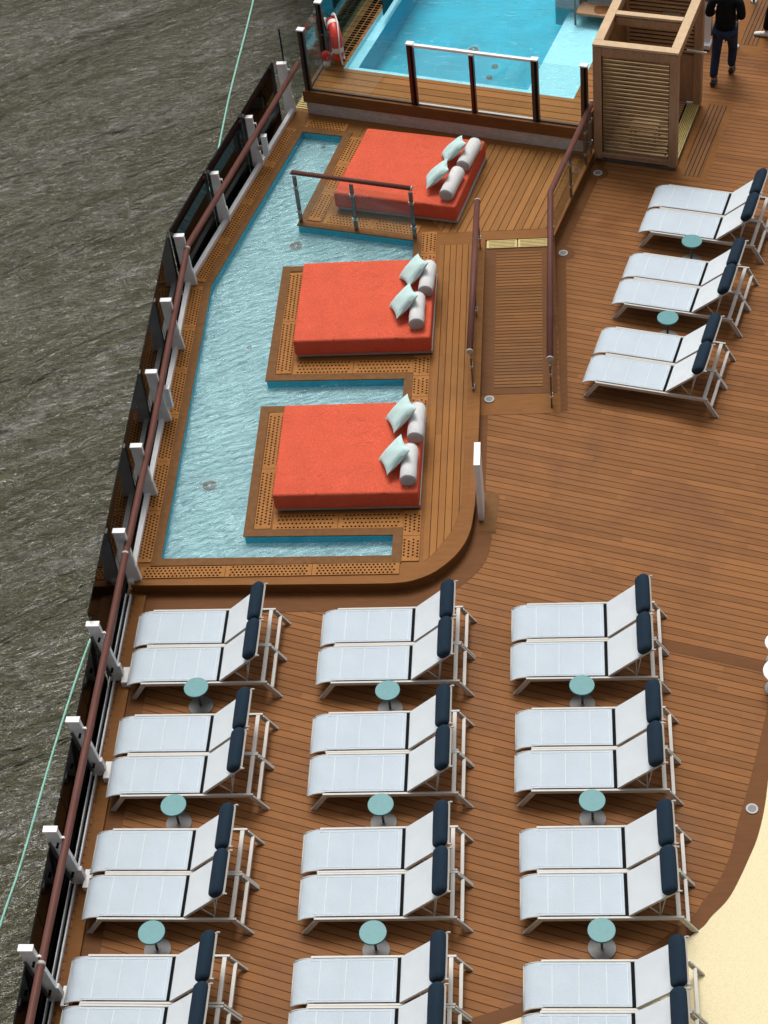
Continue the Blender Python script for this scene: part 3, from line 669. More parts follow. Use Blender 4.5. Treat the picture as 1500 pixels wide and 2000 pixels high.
# ------------------------------------------------------------------ daybeds, bolsters, cushions
def rbox(c, s, r, seg=5, cuts=0):
    bm = NB(); box(bm, c, s); bmesh.ops.bevel(bm, geom=list(bm.edges), offset=r, segments=seg, affect='EDGES', profile=.5)
    return bm
def daybed(o, a, wd, dp, label):
    e = empty('daybed', label, 'daybed', (*o, ZP + .004), a, 'orange daybeds')
    bm = NB(); prism(bm, [(.06, .05), (wd + .01, .05), (wd + .01, dp - .02), (.06, dp - .02)], 0.02, .085); link('base', bm, M_bezel, e, bevel=.004)
    bm = rbox((wd / 2, dp / 2, .265), (wd, dp, .35), .045, 4)
    m = link('mattress', bm, M_orange, e, smooth=True)
    # soft uneven top
    sub = m.modifiers.new('subdivision', 'SUBSURF'); sub.subdivision_type = 'SIMPLE'; sub.levels = 3; sub.render_levels = 3
    tx = bpy.data.textures.new('soft', 'CLOUDS'); tx.noise_scale = .45
    dm = m.modifiers.new('soft', 'DISPLACE'); dm.texture = tx; dm.strength = .012; dm.mid_level = .5; dm.texture_coords = 'GLOBAL'
    return e
B1A = R(-14.5)
daybed((-4.60, 29.02), B1A, 2.42, 2.12, 'top orange daybed turned at an angle behind the short handrail')
daybed((-5.01, 24.80), R(-.4), 2.42, 2.16, 'middle orange daybed between the two arms of the wading pool')
daybed((-5.02, 21.06), R(-.3), 2.37, 2.13, 'lowest orange daybed nearest the sun loungers')
def bolster(c, a, L, label, r=.135):
    e = empty('bolster', label, 'bolster', (c[0], c[1], ZP + .44), a, 'pale grey bolsters on the daybeds')
    bm = NB(); prof = [(-L / 2, .0), (-L / 2, r * .6), (-L / 2 + .012, r * .86), (-L / 2 + .045, r), (-L / 4, r * 1.03), (0, r * .99), (L / 4, r * 1.03), (L / 2 - .045, r), (L / 2 - .012, r * .86), (L / 2, r * .6), (L / 2, 0)]
    n = 28; rings = []
    for x, q in prof:
        rings.append([bm.verts.new((x, q * math.cos(2 * math.pi * j / n), r + q * math.sin(2 * math.pi * j / n))) for j in range(n)] if q > 0 else [bm.verts.new((x, 0, r))])
    for A, B in zip(rings, rings[1:]):
        for j in range(n):
            k = (j + 1) % n
            if len(A) == 1: f = bm.faces.new((A[0], B[j], B[k]))
            elif len(B) == 1: f = bm.faces.new((A[j], A[k], B[0]))
            else: f = bm.faces.new((A[j], A[k], B[k], B[j]))
            cx = sum(v_.co.x for v_ in f.verts) / len(f.verts)
            if abs(cx) > L / 2 - .02: f.material_index = 1
            f.smooth = True
    link('cover', bm, [M_grey, M_greye], e)
    bm = NB()
    for sx in (-1, 1): tube(bm, [(sx * (L / 2 - .02), (r * .93) * math.cos(t), r + (r * .93) * math.sin(t)) for t in [2 * math.pi * j / 24 for j in range(24)]], .006, 6, closed=True)
    link('piping', bm, M_greye, e)
    bm = NB(); tube(bm, [(-L / 2 - .0 + .0, .03 + .02 * math.cos(t), .02 + .018 * math.sin(t)) for t in [2 * math.pi * j / 10 for j in range(10)]], .004, 5, closed=True); link('loop', bm, M_greye, e)
    return e
def cushion(c, rot, label, s=.57):
    """square scatter cushion leaning on a bolster; rot = euler"""
    bm = NB(); n = 14; g = {}
    for side in (1, -1):
        for i in range(n + 1):
            for j in range(n + 1):
                u, v_ = i / n * 2 - 1, j / n * 2 - 1
                if side == -1 and (i in (0, n) or j in (0, n)): g[(side, i, j)] = g[(1, i, j)]; continue
                pin = 1 - .13 * (1 - abs(u) ** 2) * abs(v_) ** 3 ; pin2 = 1 - .13 * (1 - abs(v_) ** 2) * abs(u) ** 3
                h = .10 * ((1 - u ** 2) * (1 - v_ ** 2)) ** .42
                h += .006 * math.sin(5 * u + 3 * v_ + side)* (1 - u * u)*(1 - v_*v_)
                g[(side, i, j)] = bm.verts.new((u * s / 2 * pin2, v_ * s / 2 * pin, side * h))
    for side in (1, -1):
        for i in range(n):
            for j in range(n):
                q = [g[(side, i, j)], g[(side, i + 1, j)], g[(side, i + 1, j + 1)], g[(side, i, j + 1)]]
                try: bm.faces.new(q if side == 1 else q[::-1])
                except ValueError: pass
    o = link('cushion', bm, M_mint, smooth=True, loc=c); o.rotation_euler = rot
    tag(o, label, 'cushion', 'mint cushions on the daybeds'); return o
ZB = ZP + .44
def on_bed(o, a, x, y): u = Vector((math.cos(a), math.sin(a))); v = Vector((-u.y, u.x)); p = Vector(o) + u * x + v * y; return (p.x, p.y)
beds = [((-4.60, 29.02), B1A, 2.42, 'top'), ((-5.01, 24.80), 0, 2.42, 'middle'), ((-5.02, 21.06), 0, 2.37, 'lowest')]
# (bed, x, y, far?)
BOL = [(0, 2.22, .52, 'near', 0), (0, 2.29, 1.45, 'far', 0), (1, 2.18, .55, 'near', 0), (1, 2.33, 1.42, 'far', 0), (2, 2.22, .49, 'near', 0), (2, 2.30, 1.46, 'far', 0)]
for b, x, y, w_, da in BOL:
    o, a, W2, nm = beds[b]
    bolster(on_bed(o, a, x, y), a + R(90) + R(random.uniform(-4, 3)), .77 if b else .80, 'pale grey bolster at the %s end of the %s daybed' % (w_, nm))
CUS = [(0, 1.90, .62, 'near', 0), (0, 1.99, 1.42, 'far', 0), (1, 1.94, .70, 'near', 0), (1, 2.08, 1.53, 'far', 0), (2, 1.98, .62, 'near', 0), (2, 2.04, 1.58, 'far', 0)]
for b, x, y, w_, da in CUS:
    o, a, W2, nm = beds[b]; p = on_bed(o, a, x, y)
    # stands on an edge, leaning back on the bolster, turned on its corner
    E_ = Matrix.Rotation(a, 4, 'Z') @ Matrix.Rotation(R(-40), 4, 'Y') @ Matrix.Rotation(R(33 + random.uniform(-9, 7)), 4, 'Z')
    cushion((p[0], p[1], ZB + .24), E_.to_euler(), 'mint scatter cushion leaning on the %s bolster of the %s daybed' % (w_, nm))

# ------------------------------------------------------------------ sun loungers
LW = .735; HR = .37
def make_lounger():
    e = empty('sun_lounger', 'x', 'sun lounger')
    bm = NB()
    for y in (.017, LW - .017): beam(bm, (0, y, HR - .03), (1.93, y, HR - .03), .034, .06)
    beam(bm, (1.86, .034, HR - .03), (1.86, LW - .034, HR - .03), .06, .05); beam(bm, (.05, .034, HR - .03), (.05, LW - .034, HR - .03), .05, .035); 
    link('frame', bm, M_frame, e, bevel=.004)
    bm = NB(); beam(bm, (1.19, .036, HR - .03), (1.19, LW - .036, HR - .03), .09, .02); link('dark_gap_bar', bm, M_black, e)  # crossbar blackened and widened to stand for the shaded gap behind the seat
    for y in (.017, LW - .017):
        for sx, xa, xb in ((0, .03, -.17), (1, 1.90, 2.085)):
            bm = NB(); hw = .040
            hexa(bm, [(xb - hw, y - .017, 0), (xb + hw, y - .017, 0), (xb + hw, y + .017, 0), (xb - hw, y + .017, 0)],
                 [(xa - hw, y - .017, HR - .055), (xa + hw, y - .017, HR - .055), (xa + hw, y + .017, HR - .055), (xa - hw, y + .017, HR - .055)])
            link('leg', bm, M_frame, e, bevel=.003)
    bm = NB(); beam(bm, (1.985, .034, .19), (1.985, LW - .034, .19), .05, .06); link('stretcher', bm, M_frame, e, bevel=.003)
    # seat sling
    def sling(prof, y0, y1, seams, mat, name, parent, th=.010):
        bm = NB(); n = len(prof); ny = 7
        def edge(i): return 0.0
        top = []; bot = []
        for i, (x, z) in enumerate(prof):
            ty = [(y0 + (y1 - y0) * j / ny) for j in range(ny + 1)]
            top.append([bm.verts.new((x, y, z - .004 * math.sin(math.pi * j / ny))) for j, y in enumerate(ty)])
            bot.append([bm.verts.new((x, y, z - th - .004 * math.sin(math.pi * j / ny))) for j, y in enumerate(ty)])
        for i in range(n - 1):
            for j in range(ny):
                bm.faces.new((top[i][j], top[i + 1][j], top[i + 1][j + 1], top[i][j + 1])); bm.faces.new((bot[i][j], bot[i][j + 1], bot[i + 1][j + 1], bot[i + 1][j]))
            bm.faces.new((top[i][0], bot[i][0], bot[i + 1][0], top[i + 1][0])); bm.faces.new((top[i][ny], top[i + 1][ny], bot[i + 1][ny], bot[i][ny]))
        for i in (0, n - 1):
            for j in range(ny): bm.faces.new((top[i][j], top[i][j + 1], bot[i][j + 1], bot[i][j]))
        return link(name, bm, mat, parent, smooth=True)
    prof = [(-.225, .275), (-.20, .30), (-.16, .330), (-.10, .357), (-.04, .372), (.04, .378)]
    for k in range(1, 12): prof.append((.04 + k * .1015, .379))
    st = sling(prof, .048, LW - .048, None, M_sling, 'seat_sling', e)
    bm = NB()
    for x in (.14, .485, .84): beam(bm, (x, .085, .3765), (x, LW - .085, .3765), .014, .012)
    for x0_, x1_, y in ((.0, 1.11, .08), (.0, 1.11, LW - .08)): beam(bm, (x0_, y, .3785), (x1_, y, .3785), .009, .008)
    beam(bm, (1.11, .08, .376), (1.11, LW - .08, .376), .008, .008)
    link('seam', bm, M_slingb, st, bevel=.003)
    bm = NB()
    for y in (.040, LW - .040): tube(bm, [(-.23, y, .272), (-.19, y, .308), (-.13, y, .342), (-.05, y, .362), (.03, y, .366)], .012, 8)
    tube(bm, [(-.23, .04, .272), (-.23, LW - .04, .272)], .011, 8)
    link('foot_bow', bm, M_frame, e)
    # backrest
    d = Vector((.645, 0, .615)).normalized(); h0 = Vector((1.215, 0, .375)); nrm = Vector((-d.z, 0, d.x))
    q = lambda s, y, off=0: tuple(h0 + d * s + nrm * off + Vector((0, y, 0)))
    bm = NB(); bow = []
    for y in (.045, LW - .045): beam(bm, q(0, y, -.005), q(.86, y, -.005), .028, .034, tuple(nrm))
    beam(bm, q(.86, .03, -.005), q(.86, LW - .03, -.005), .03, .03, tuple(nrm)); beam(bm, q(0.01, .058, -.01), q(0.01, LW - .058, -.01), .02, .02, tuple(nrm))
    for y in (.03, LW - .03): tube(bm, [q(.84, y, -.005), q(.885, y, -.01), q(.905, y, -.035)], .013, 8)
    link('backrest_frame', bm, M_frame, e)
    bp = [(h0 + d * s_) + nrm * .014 for s_ in (0, .02, .2, .4, .6, .82)]
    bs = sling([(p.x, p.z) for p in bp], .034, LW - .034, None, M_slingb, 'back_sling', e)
    # headrest bolster
    L_ = LW - .02
    bm = NB(); n = 20; m_ = 12
    prof2 = [(0, .0), (.004, .45), (.015, .75), (.04, .95), (.08, 1.0), (L_ / 2, 1.02), (L_ - .08, 1.0), (L_ - .04, .95), (L_ - .015, .75), (L_ - .004, .45), (L_, 0)]
    ctr = h0 + d * .775 + nrm * .062; rings = []
    for yy, k in prof2:
        if k == 0: rings.append([bm.verts.new(ctr + Vector((0, .01 + yy, 0)))]); continue
        rg = []
        for j in range(n):
            t = 2 * math.pi * j / n; ca, sa = math.cos(t), math.sin(t)
            ex = .115 * math.copysign(abs(ca) ** .75, ca) * k; ez = .075 * math.copysign(abs(sa) ** .75, sa) * k
            rg.append(bm.verts.new(ctr + Vector((0, .01 + yy, 0)) + d * ex + nrm * ez))
        rings.append(rg)
    for A, B in zip(rings, rings[1:]):
        for j in range(n):
            k = (j + 1) % n
            if len(A) == 1: bm.faces.new((A[0], B[j], B[k]))
            elif len(B) == 1: bm.faces.new((A[j], A[k], B[0]))
            else: bm.faces.new((A[j], A[k], B[k], B[j]))
    link('headrest', bm, M_navy, e, smooth=True)
    bm = NB()
    for y in (.07, LW - .07): tube(bm, [q(.30, y, -.02), (1.62, y, HR - .02)], .009, 8); tube(bm, [q(.63, y, -.02), (1.63, y, HR - .02)], .008, 8)
    tube(bm, [(1.62, .04, HR - .015), (1.62, LW - .04, HR - .015)], .009, 8)
    link('strut', bm, M_frame, e)
    return e
proto = make_lounger()
cols = ['left column', 'middle column', 'right column']; rows = ['back', 'second', 'third', 'front']
PAIRS = [(-6.714, 17.44, -.004), (-6.724, 15.404, -.002), (-6.752, 13.394, -.004), (-6.766, 11.39, -.006),
         (-3.818, 17.40, .001), (-3.792, 15.396, .008), (-3.758, 13.378, .012), (-3.74, 11.36, .008),
         (-.912, 17.42, -.004), (-.848, 15.424, .002), (-.7515, 13.377, .005), (-.713, 11.306, .001)]
hint = [' by the railing', '', '']
first = True
def put(x, y, a, label, group):
    global first
    o = proto if first else copy_tree(proto)
    first = False; o.location = (x, y, 0.009 if False else 0.0); o.rotation_euler.z = a; o['label'] = label; o['group'] = group
    o.location.z = .009 if (x + 1.9 > .5 and y < 14) or y < 12.4 else .005
    return o
for i, (x, y, a) in enumerate(PAIRS):
    c, r_ = i // 4, i % 4
    for k in (0, 1):
        xx = x - math.sin(a) * LW * k + random.uniform(-.012, .012); yy = y + LW * k * math.cos(a)
        put(xx, yy, a + R(random.uniform(-.22, .22)), 'white lounger, %s of the %s pair in the %s%s' % (('nearer', 'farther')[k], rows[r_], cols[c], hint[c]), 'loungers in the front block')
RP = [(.230, 23.784, -.2727, 'lowest'), (.780, 25.786, -.2772, 'middle'), (1.324, 27.78, -.2829, 'top')]
for x, y, a, nm in RP:
    for k in (0, 1):
        put(x - math.sin(a) * LW * k, y + math.cos(a) * LW * k, a, 'white lounger, %s of the %s angled pair at the upper right' % (('nearer', 'farther')[k], nm), 'angled loungers at the upper right')

# ------------------------------------------------------------------ teal side tables
def make_table():
    e = empty('side_table', 'x', 'side table')
    bm = NB(); disc(bm, (0, 0), .183, .448, .466, 48); link('table_top', bm, M_teal, e, bevel=.003)
    bm = NB(); disc(bm, (0, 0), .184, .438, .4475, 48); link('rim', bm, M_tedge, e)
    bm = NB(); tube(bm, [(0, 0, .018), (0, 0, .44)], .02, 14); disc(bm, (0, 0), .06, .425, .437, 20); link('stem', bm, M_steel, e)
    bm = NB(); disc(bm, (0, 0), .19, 0, .014, 48, r2=.187); disc(bm, (0, 0), .045, .0142, .022, 24); link('base', bm, M_tbase, e, bevel=.002)
    return e
TB = [(-5.83, 17.295, 'back and second pairs of the left column'), (-5.895, 15.188, 'second and third pairs of the left column'), (-5.924, 13.138, 'third and front pairs of the left column'),
      (-2.949, 17.186, 'back and second pairs of the middle column'), (-2.94, 15.168, 'second and third pairs of the middle column'), (-2.93, 13.13, 'third and front pairs of the middle column'),
      (-.10, 17.225, 'back and second pairs of the right column'), (.006, 15.202, 'second and third pairs of the right column'), (.085, 13.155, 'third and front pairs of the right column'),
      (2.057, 27.358, 'top and middle angled pairs'), (1.526, 25.279, 'middle and lowest angled pairs')]
tp = make_table()
for i, (x, y, l) in enumerate(TB):
    o = tp if i == 0 else copy_tree(tp)
    o.location = (x, y, .009 if y < 13.5 and x > -1 else .004); o.rotation_euler.z = i * .7; o['label'] = 'round teal side table between the ' + l; o['group'] = 'teal side tables'

# round white stools at the right edge
for x, y, r, lab in ((2.79, 17.98, .20, 'white round stool at the right edge, the farther of two'), (2.76, 17.45, .24, 'white round table at the right edge, the nearer of two')):
    e = empty('stool', lab, 'stool', (x, y, .004), 0, 'white round stools at the right edge')
    bm = NB(); disc(bm, (0, 0), r, .40, .44, 40); link('seat', bm, M_white, e, bevel=.01)
    bm = NB(); tube(bm, [(0, 0, .02), (0, 0, .4)], .03, 14); link('stem', bm, M_steelb, e)
    bm = NB(); disc(bm, (0, 0), r * .8, 0, .02, 36); link('base', bm, M_tbase, e)

# ------------------------------------------------------------------ shower cabin
FC = frame((0, 0), 0)
CA = R(-16.2)
cab = empty('shower_cabin', 'open topped wooden shower cabin with glass front and slatted back wall', 'shower cabin', (.36, 30.52, 0), CA)
CW, CD, CH = 1.62, 2.25, 2.66
pc = .16
bm = NB()
for x, y in ((pc / 2, pc / 2), (CW - pc / 2, pc / 2), (pc / 2, CD - pc / 2), (CW - pc / 2, CD - pc / 2)):
    box(bm, (x, y, (CH - .16) / 2 + .08), (pc, pc, CH - .16))
box(bm, (CW / 2, pc / 2, CH - .17), (CW - 2 * pc - .002, pc * .8, .18)); box(bm, (CW / 2, pc / 2, .15), (CW - 2 * pc - .002, pc * .8, .10))
box(bm, (pc / 2, CD / 2, CH - .17), (pc * .8, CD - 2 * pc - .002, .18)); box(bm, (CW - pc / 2, CD / 2, CH - .17), (pc * .8, CD - 2 * pc - .002, .18))
box(bm, (CW / 2, 1.13, CH - .17), (CW - 2 * pc - .004, .12, .16)); box(bm, (CW / 2, CD - pc / 2, CH - .17), (CW - 2 * pc - .002, pc * .8, .18))
link('frame', bm, M_oak, cab, bevel=.005)
bm = NB()
for c, s in (((CW / 2, pc / 2, CH - .035), (CW + .01, pc + .01, .05)), ((CW / 2, CD + .55 - pc / 2, CH - .035), (CW + .01, pc, .05))): box(bm, c, s)
for x in (pc / 2, CW - pc / 2): box(bm, (x, pc + (CD + .55 - 2 * pc) / 2 + .002, CH - .036), (pc + .01, CD + .55 - 2 * pc - .012, .05))
box(bm, (CW / 2, 1.13, CH - .036), (CW - 2 * pc - .02, .13, .05))
link('top_rail', bm, M_oaktop, cab, bevel=.005)
bm = NB()
for k in range(26): box(bm, (CW / 2, CD - .08, .2 + k * .088), (CW - 2 * pc - .004, .035, .050))
link('slatted_wall', bm, M_slat, cab)
bm = NB()
for k in range(26): box(bm, (CW / 2, pc * .42 + .035, .235 + k * .088), (CW - 2 * pc - .008, .03, .036))
link('front_slats', bm, M_slat, cab)
bm = NB(); box(bm, (CW / 2, CD - .11, .66), (CW - 2 * pc - .004, .02, 1.05)); link('lower_panel', bm, M_oak, cab)
bm = NB(); box(bm, (CW / 2, CD - .035, 1.3), (CW - 2 * pc - .004, .02, 2.3)); link('backing', bm, plain('cabin_backing', (.035, .02, .012), .8), cab)
bm = NB(); box(bm, (pc * .6, CD / 2, 1.28), (.03, CD - 2 * pc - .004, 2.36)); link('side_panel', bm, M_oakd, cab)
bm = NB(); box(bm, (CW / 2, pc * .42, 1.34), (CW - 2 * pc - .006, .012, 2.22)); link('glass_pane', bm, M_glass, cab)
bm = NB()
for x in (pc + .008, CW - pc - .008): box(bm, (x, pc * .3, 1.34), (.014, .02, 2.22))
link('glass_bead', bm, M_black, cab)
bm = NB()
for k in range(26): box(bm, (CW / 2 - .06, .22 + k * .078, .112), (CW - .48, .044, .022))
link('duckboard', bm, M_slat, cab)
bm = NB(); box(bm, (CW / 2, CD / 2, .0865), (CW - .36, CD - .36, .002)); link('tray', bm, M_black, cab)
bm = NB(); box(bm, (CW / 2, CD / 2, .045), (CW - .04, CD - .04, .08)); link('plinth', bm, M_steel, cab)
bm = NB()
for k in range(7): box(bm, (CW - .25 + k * .036, .55 + .6, .102), (.022, 1.9, .02))
link('side_grate', bm, M_yellow, cab)
bm = NB(); tube(bm, [(CW * .55, 1.2, CH - .26), (CW * .55, 1.45, CH - .28), (CW * .52, 1.55, CH - .36)], .018, 8); disc(bm, (CW * .52, 1.56), .12, CH - .41, CH - .38, 24); box(bm, (CW * .62, CD - .14, 2.1), (.35, .03, .05)); link('shower_head', bm, M_steelb, cab)
bm = NB(); beam(bm, (CW - .3, CD - .16, 1.35), (CW + .1, CD - .2, 1.35), .03, .03); link('grab_bar', bm, M_white, cab)
# slatted stool inside the cabin
so = empty('stool', 'low slatted teak stool inside the shower cabin', 'stool', (.36 + .55 * math.cos(CA) - .45 * math.sin(CA) * 1, 30.52 + .55 * math.sin(CA) + .45 * math.cos(CA), .117), CA)
bm = NB()
for k in range(7): box(bm, (.3, .06 + k * .055, .40), (.52, .04, .022))
link('seat', bm, M_oak, so)
for x in (.06, .54):
    for y in (.04, .40):
        bm = NB(); box(bm, (x, y, .194), (.045, .045, .386)); link('leg', bm, M_oak, so)

# ------------------------------------------------------------------ lifebuoy on the screen
lb = empty('lifebuoy', 'red lifebuoy with white bands and cord hanging by the screen', 'lifebuoy', (-4.80, 33.28, ZU + .52), R(104))
bm = NB(); R0, r0 = .36, .11; nu, nv = 48, 14; g = []
for i in range(nu):
    t = 2 * math.pi * i / nu; rg = []
    for j in range(nv):
        p = 2 * math.pi * j / nv; rr = R0 + r0 * .85 * math.cos(p); rg.append(bm.verts.new((rr * math.cos(t), r0 * 1.05 * math.sin(p), rr * math.sin(t))))
    g.append(rg)
for i in range(nu):
    for j in range(nv):
        f = bm.faces.new((g[i][j], g[(i + 1) % nu][j], g[(i + 1) % nu][(j + 1) % nv], g[i][(j + 1) % nv])); f.material_index = 1 if (i % 12) in (0, 11) else 0
link('ring', bm, [M_red, M_ropew], lb, smooth=True)
bm = NB(); pts = []
for i in range(49):
    t = 2 * math.pi * i / 48; rr = R0 + r0 + .05 * abs(math.sin(2 * t)) ** .7; pts.append((rr * math.cos(t), .03 * math.cos(2 * t) - .05, rr * math.sin(t)))
tube(bm, pts[:-1], .014, 8, closed=True)
tube(bm, [(.05, -.12, -.36), (.08, -.16, -.43), (.02, -.15, -.48), (-.06, -.14, -.45), (-.05, -.12, -.38)], .014, 8)
tube(bm, [(-.12, .13, .35), (-.16, .16, .5), (-.1, .16, .6), (-.02, .12, .52)], .016, 8)
link('cord', bm, M_ropew, lb)
ll = empty('rescue_light', 'small red rescue light standing beside the lifebuoy', 'rescue light', (-5.0, 33.12, ZU))
bm = NB(); bmesh.ops.create_uvsphere(bm, u_segments=16, v_segments=10, radius=.1, matrix=Matrix.Translation((0, 0, .25)) @ Matrix.Scale(1.2, 4, (0, 0, 1))); link('lens', bm, M_red, ll, smooth=True)
bm = NB(); tube(bm, [(0, 0, .0), (0, 0, .16)], .075, 16); link('base', bm, M_ropew, ll)
bm = NB(); box(bm, (-4.80, 33.45, ZU + .5), (.06, .06, 1.0)); tag(link('lifebuoy_post', bm, M_steelb), 'grey post holding the red lifebuoy', 'post')

# ------------------------------------------------------------------ stanchions
for x, y, lab in ((3.36, 34.22, 'dark barrier post with chrome foot behind the walking person'), (3.85, 35.88, 'dark barrier post with chrome foot near the white shoe')):
    e = empty('barrier_post', lab, 'barrier post', (x, y, .009), 0, 'barrier posts')
    bm = NB(); tube(bm, [(0, 0, .02), (0, 0, 1.05)], .028, 14); link('pole', bm, M_brass, e)
    bm = NB(); disc(bm, (0, 0), .075, 0, .03, 28, r2=.06); tube(bm, [(0, 0, .55), (0, 0, .62)], .04, 14); link('foot', bm, M_steelb, e)

# ------------------------------------------------------------------ people
def skin(name, verts, edges, mat, parent, lv=2, root=0):
    me = bpy.data.meshes.new(name); me.from_pydata([v_[:3] for v_ in verts], edges, []); me.materials.append(mat)
    o = bpy.data.objects.new(name, me); C.objects.link(o); o.parent = parent
    md = o.modifiers.new('skin', 'SKIN'); md.use_smooth_shade = True; md.branch_smoothing = .6
    sl = me.skin_vertices[0].data
    for i, v_ in enumerate(verts):
        r_ = v_[3]; sl[i].radius = r_ if isinstance(r_, tuple) else (r_, r_); sl[i].use_root = (i == root)
    s_ = o.modifiers.new('subdivision', 'SUBSURF'); s_.levels = lv; s_.render_levels = lv
    return o
def person(loc, rz, label, top, trouser, shoe, lf, rf, knee_l, knee_r, arm_bend=1, k=1.28):
    """local frame: walks towards +Y. lf / rf: foot positions (x, y, heel lift)"""
    e = empty('person', label, 'person', loc, rz); e.scale = (k, k, k)
    hip = (0, 0, .93)
    aL = (lf[0], lf[1], .09 + lf[2]); aR = (rf[0], rf[1], .09 + rf[2])
    V = [(*hip, (.13, .10)), (0, .01, 1.12, (.125, .09)), (0, .02, 1.30, (.15, .10)), (0, .01, 1.44, (.10, .075)), (0, .02, 1.52, .052), (0, .03, 1.60, (.07, .08)), (0, .04, 1.70, (.078, .095)), (0, .03, 1.77, (.05, .06)),
         (-.19, .0, 1.42, .06), (-.25, -.02, 1.16, .047), (-.20, .20, 1.08, .038), (.19, .0, 1.42, .06), (.24, -.03, 1.15, .047), (.17, .17, 1.06, .038),
         (-.10, 0, .85, .085), (*knee_l, .058), (*aL, .042), (.10, 0, .85, .085), (*knee_r, .058), (*aR, .042),
         (-.17, .27, 1.10, .030), (.14, .24, 1.08, .030)]
    E = [(0, 1), (1, 2), (2, 3), (3, 4), (4, 5), (5, 6), (6, 7), (3, 8), (8, 9), (9, 10), (10, 20), (3, 11), (11, 12), (12, 13), (13, 21), (0, 14), (14, 15), (15, 16), (0, 17), (17, 18), (18, 19)]
    body = skin('body', V, E, M_skin, e)
    # jacket and sleeves
    J = [(0, 0, .84, (.18, .14)), (0, .01, 1.08, (.175, .13)), (0, .02, 1.30, (.20, .135)), (0, .01, 1.44, (.13, .10)), (0, .0, 1.50, (.09, .085)), (-.20, .0, 1.41, .085), (-.265, -.02, 1.15, .07), (-.205, .19, 1.085, .055), (.20, .0, 1.41, .085), (.255, -.03, 1.14, .07), (.175, .16, 1.065, .055)]
    skin('jacket', J, [(0, 1), (1, 2), (2, 3), (3, 4), (3, 5), (5, 6), (6, 7), (3, 8), (8, 9), (9, 10)], top, e)
    T = [(0, 0, .93, (.15, .12)), (-.10, .0, .84, .105), (*knee_l, .078), (aL[0], aL[1], aL[2] + .03, .068), (.10, 0, .84, .105), (*knee_r, .078), (aR[0], aR[1], aR[2] + .03, .068)]
    skin('trousers', T, [(0, 1), (1, 2), (2, 3), (0, 4), (4, 5), (5, 6)], trouser, e)
    for (fx, fy, fz) in (lf, rf):
        skin('shoe', [(fx, fy - .06, .045 + fz, .048), (fx, fy + .04, .045 + fz * .7, .048), (fx + .01, fy + .15, .035, (.048, .034)), (fx + .01, fy + .20, .03, (.035, .026))], [(0, 1), (1, 2), (2, 3)], shoe, e, root=1)
    # hands: palm and five separate fingers
    for sx, (hx, hy, hz) in ((-1, (-.17, .27, 1.10)), (1, (.14, .24, 1.08))):
        hv = [(hx, hy, hz, .026), (hx, hy + .05, hz + .005, (.036, .018)), (hx, hy + .08, hz + .005, (.036, .016))]; he = [(0, 1), (1, 2)]
        skin('hand', hv, he, M_skin, body, 1)
        for f in range(4):
            fx = hx + (f - 1.5) * .019; l_ = (.03, .035, .033, .026)[f]
            skin('finger', [(fx, hy + .085, hz + .005, .009), (fx, hy + .085 + l_, hz, .0085), (fx, hy + .085 + l_ * 1.6, hz - .02, .008), (fx, hy + .085 + l_ * 1.6, hz - .04, .007)], [(0, 1), (1, 2), (2, 3)], M_skin, body, 1)
        skin('thumb', [(hx - sx * .03, hy + .03, hz + .004, .011), (hx - sx * .055, hy + .055, hz, .0095), (hx - sx * .06, hy + .085, hz - .012, .008)], [(0, 1), (1, 2)], M_skin, body, 1)
    # head details
    bm = NB(); bmesh.ops.create_uvsphere(bm, u_segments=20, v_segments=14, radius=1, matrix=Matrix.Translation((0, .025, 1.715)) @ Matrix.Diagonal((.088, .105, .10, 1)))
    for v_ in list(bm.verts):
        if v_.co.y > .075 and v_.co.z < 1.75: bm.verts.remove(v_)
    link('hair', bm, M_trous, e, smooth=True)
    bm = NB()
    for sx in (-1, 1): bmesh.ops.create_uvsphere(bm, u_segments=8, v_segments=6, radius=.012, matrix=Matrix.Translation((sx * .03, .128, 1.685)))
    link('eye', bm, M_white, body)
    bm = NB(); hexa(bm, [(-.014, .125, 1.64), (.014, .125, 1.64), (.012, .15, 1.645), (-.012, .15, 1.645)], [(-.006, .125, 1.68), (.006, .125, 1.68), (.004, .13, 1.68), (-.004, .13, 1.68)]); link('nose', bm, M_skin, body)
    bm = NB(); box(bm, (0, .118, 1.615), (.045, .012, .008)); link('mouth', bm, M_red, body)
    bm = NB()
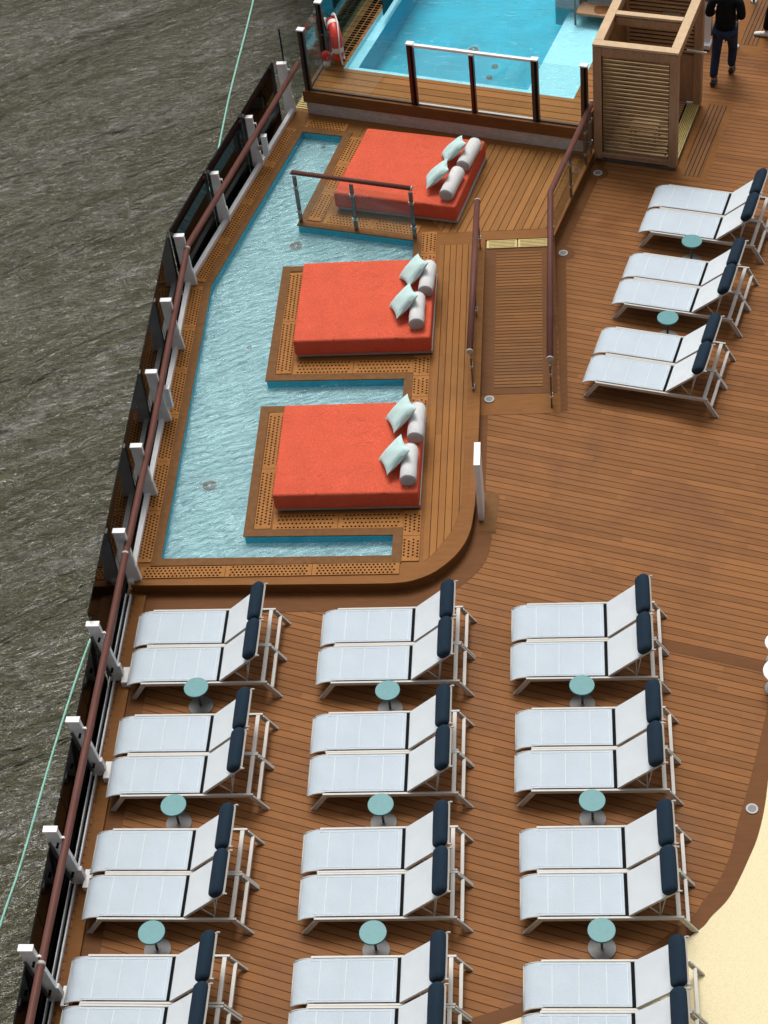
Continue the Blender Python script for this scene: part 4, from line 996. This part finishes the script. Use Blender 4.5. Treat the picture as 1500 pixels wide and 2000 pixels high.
    for sx in (-1, 1): bmesh.ops.create_uvsphere(bm, u_segments=8, v_segments=6, radius=1, matrix=Matrix.Translation((sx * .085, .03, 1.665)) @ Matrix.Diagonal((.012, .02, .03, 1)))
    link('ear', bm, M_skin, body)
    return e
person((3.02, 33.12, .004), R(-12), 'person in a black hooded top and dark jeans walking away, seen from behind', M_hoodie, M_jeans, M_shoe,
       (-.13, -.22, .0), (.10, .17, .0), (-.12, -.02, .50), (.12, .12, .50))
person((4.22, 34.62, .004), R(75), 'person in loose black trousers and white shoes at the top right edge', M_hoodie, M_trous, M_shoew,
       (-.10, .16, .0), (.10, -.14, .0), (-.11, .10, .50), (.11, .0, .50))
# white folding sign behind the walker
sg = empty('folding_sign', 'white folding board standing left of the walking person', 'sign', (2.70, 34.35, .004), R(-16))
bm = NB(); box(bm, (0, 0, .62), (.30, .03, 1.0), 0, Matrix.Rotation(R(-8), 3, 'X')); link('board', bm, M_white, sg)
bm = NB(); box(bm, (0, -.08, .08), (.34, .26, .10)); link('foot', bm, M_whiteg, sg, bevel=.01)
bm = NB(); box(bm, (0, .12, .6), (.28, .02, 1.0), 0, Matrix.Rotation(R(10), 3, 'X')); link('rear_leg', bm, M_steel, sg)

# ------------------------------------------------------------------ unseen ship masses shaped to block sky light and darken reflections
bm = NB(); prism(bm, [(-7.3, -12), (34, -12), (34, -1.2), (-7.3, -1.2)], -.01, 38)  # out of view; height, width and dark tone chosen to hold back sky light
for k in range(12):
    prism(bm, [(-7.3, -1.19), (34, -1.19), (34, -.5), (-7.3, -.5)], 2.6 + k * 2.8, 2.75 + k * 2.8)
tag(link('superstructure', bm, M_super), 'unseen ship superstructure with balconies behind the viewpoint, tall and dark to block sky light', 'ship superstructure')

bm = NB(); prism(bm, [(-12.3, 70), (20, 68), (30, 100), (-8, 104)], -19, 6)  # unseen block added so the river mirrors something dark
tag(link('reflection_block', bm, M_hull), 'added dark hull block out of view, darkening the river reflection', 'reflection block')

# ------------------------------------------------------------------ bring the traced layout to metres
for o in list(C.objects):
    if o.parent or o.type in {'CAMERA', 'LIGHT'}: continue
    o.location = o.location * S; o.scale = o.scale * S
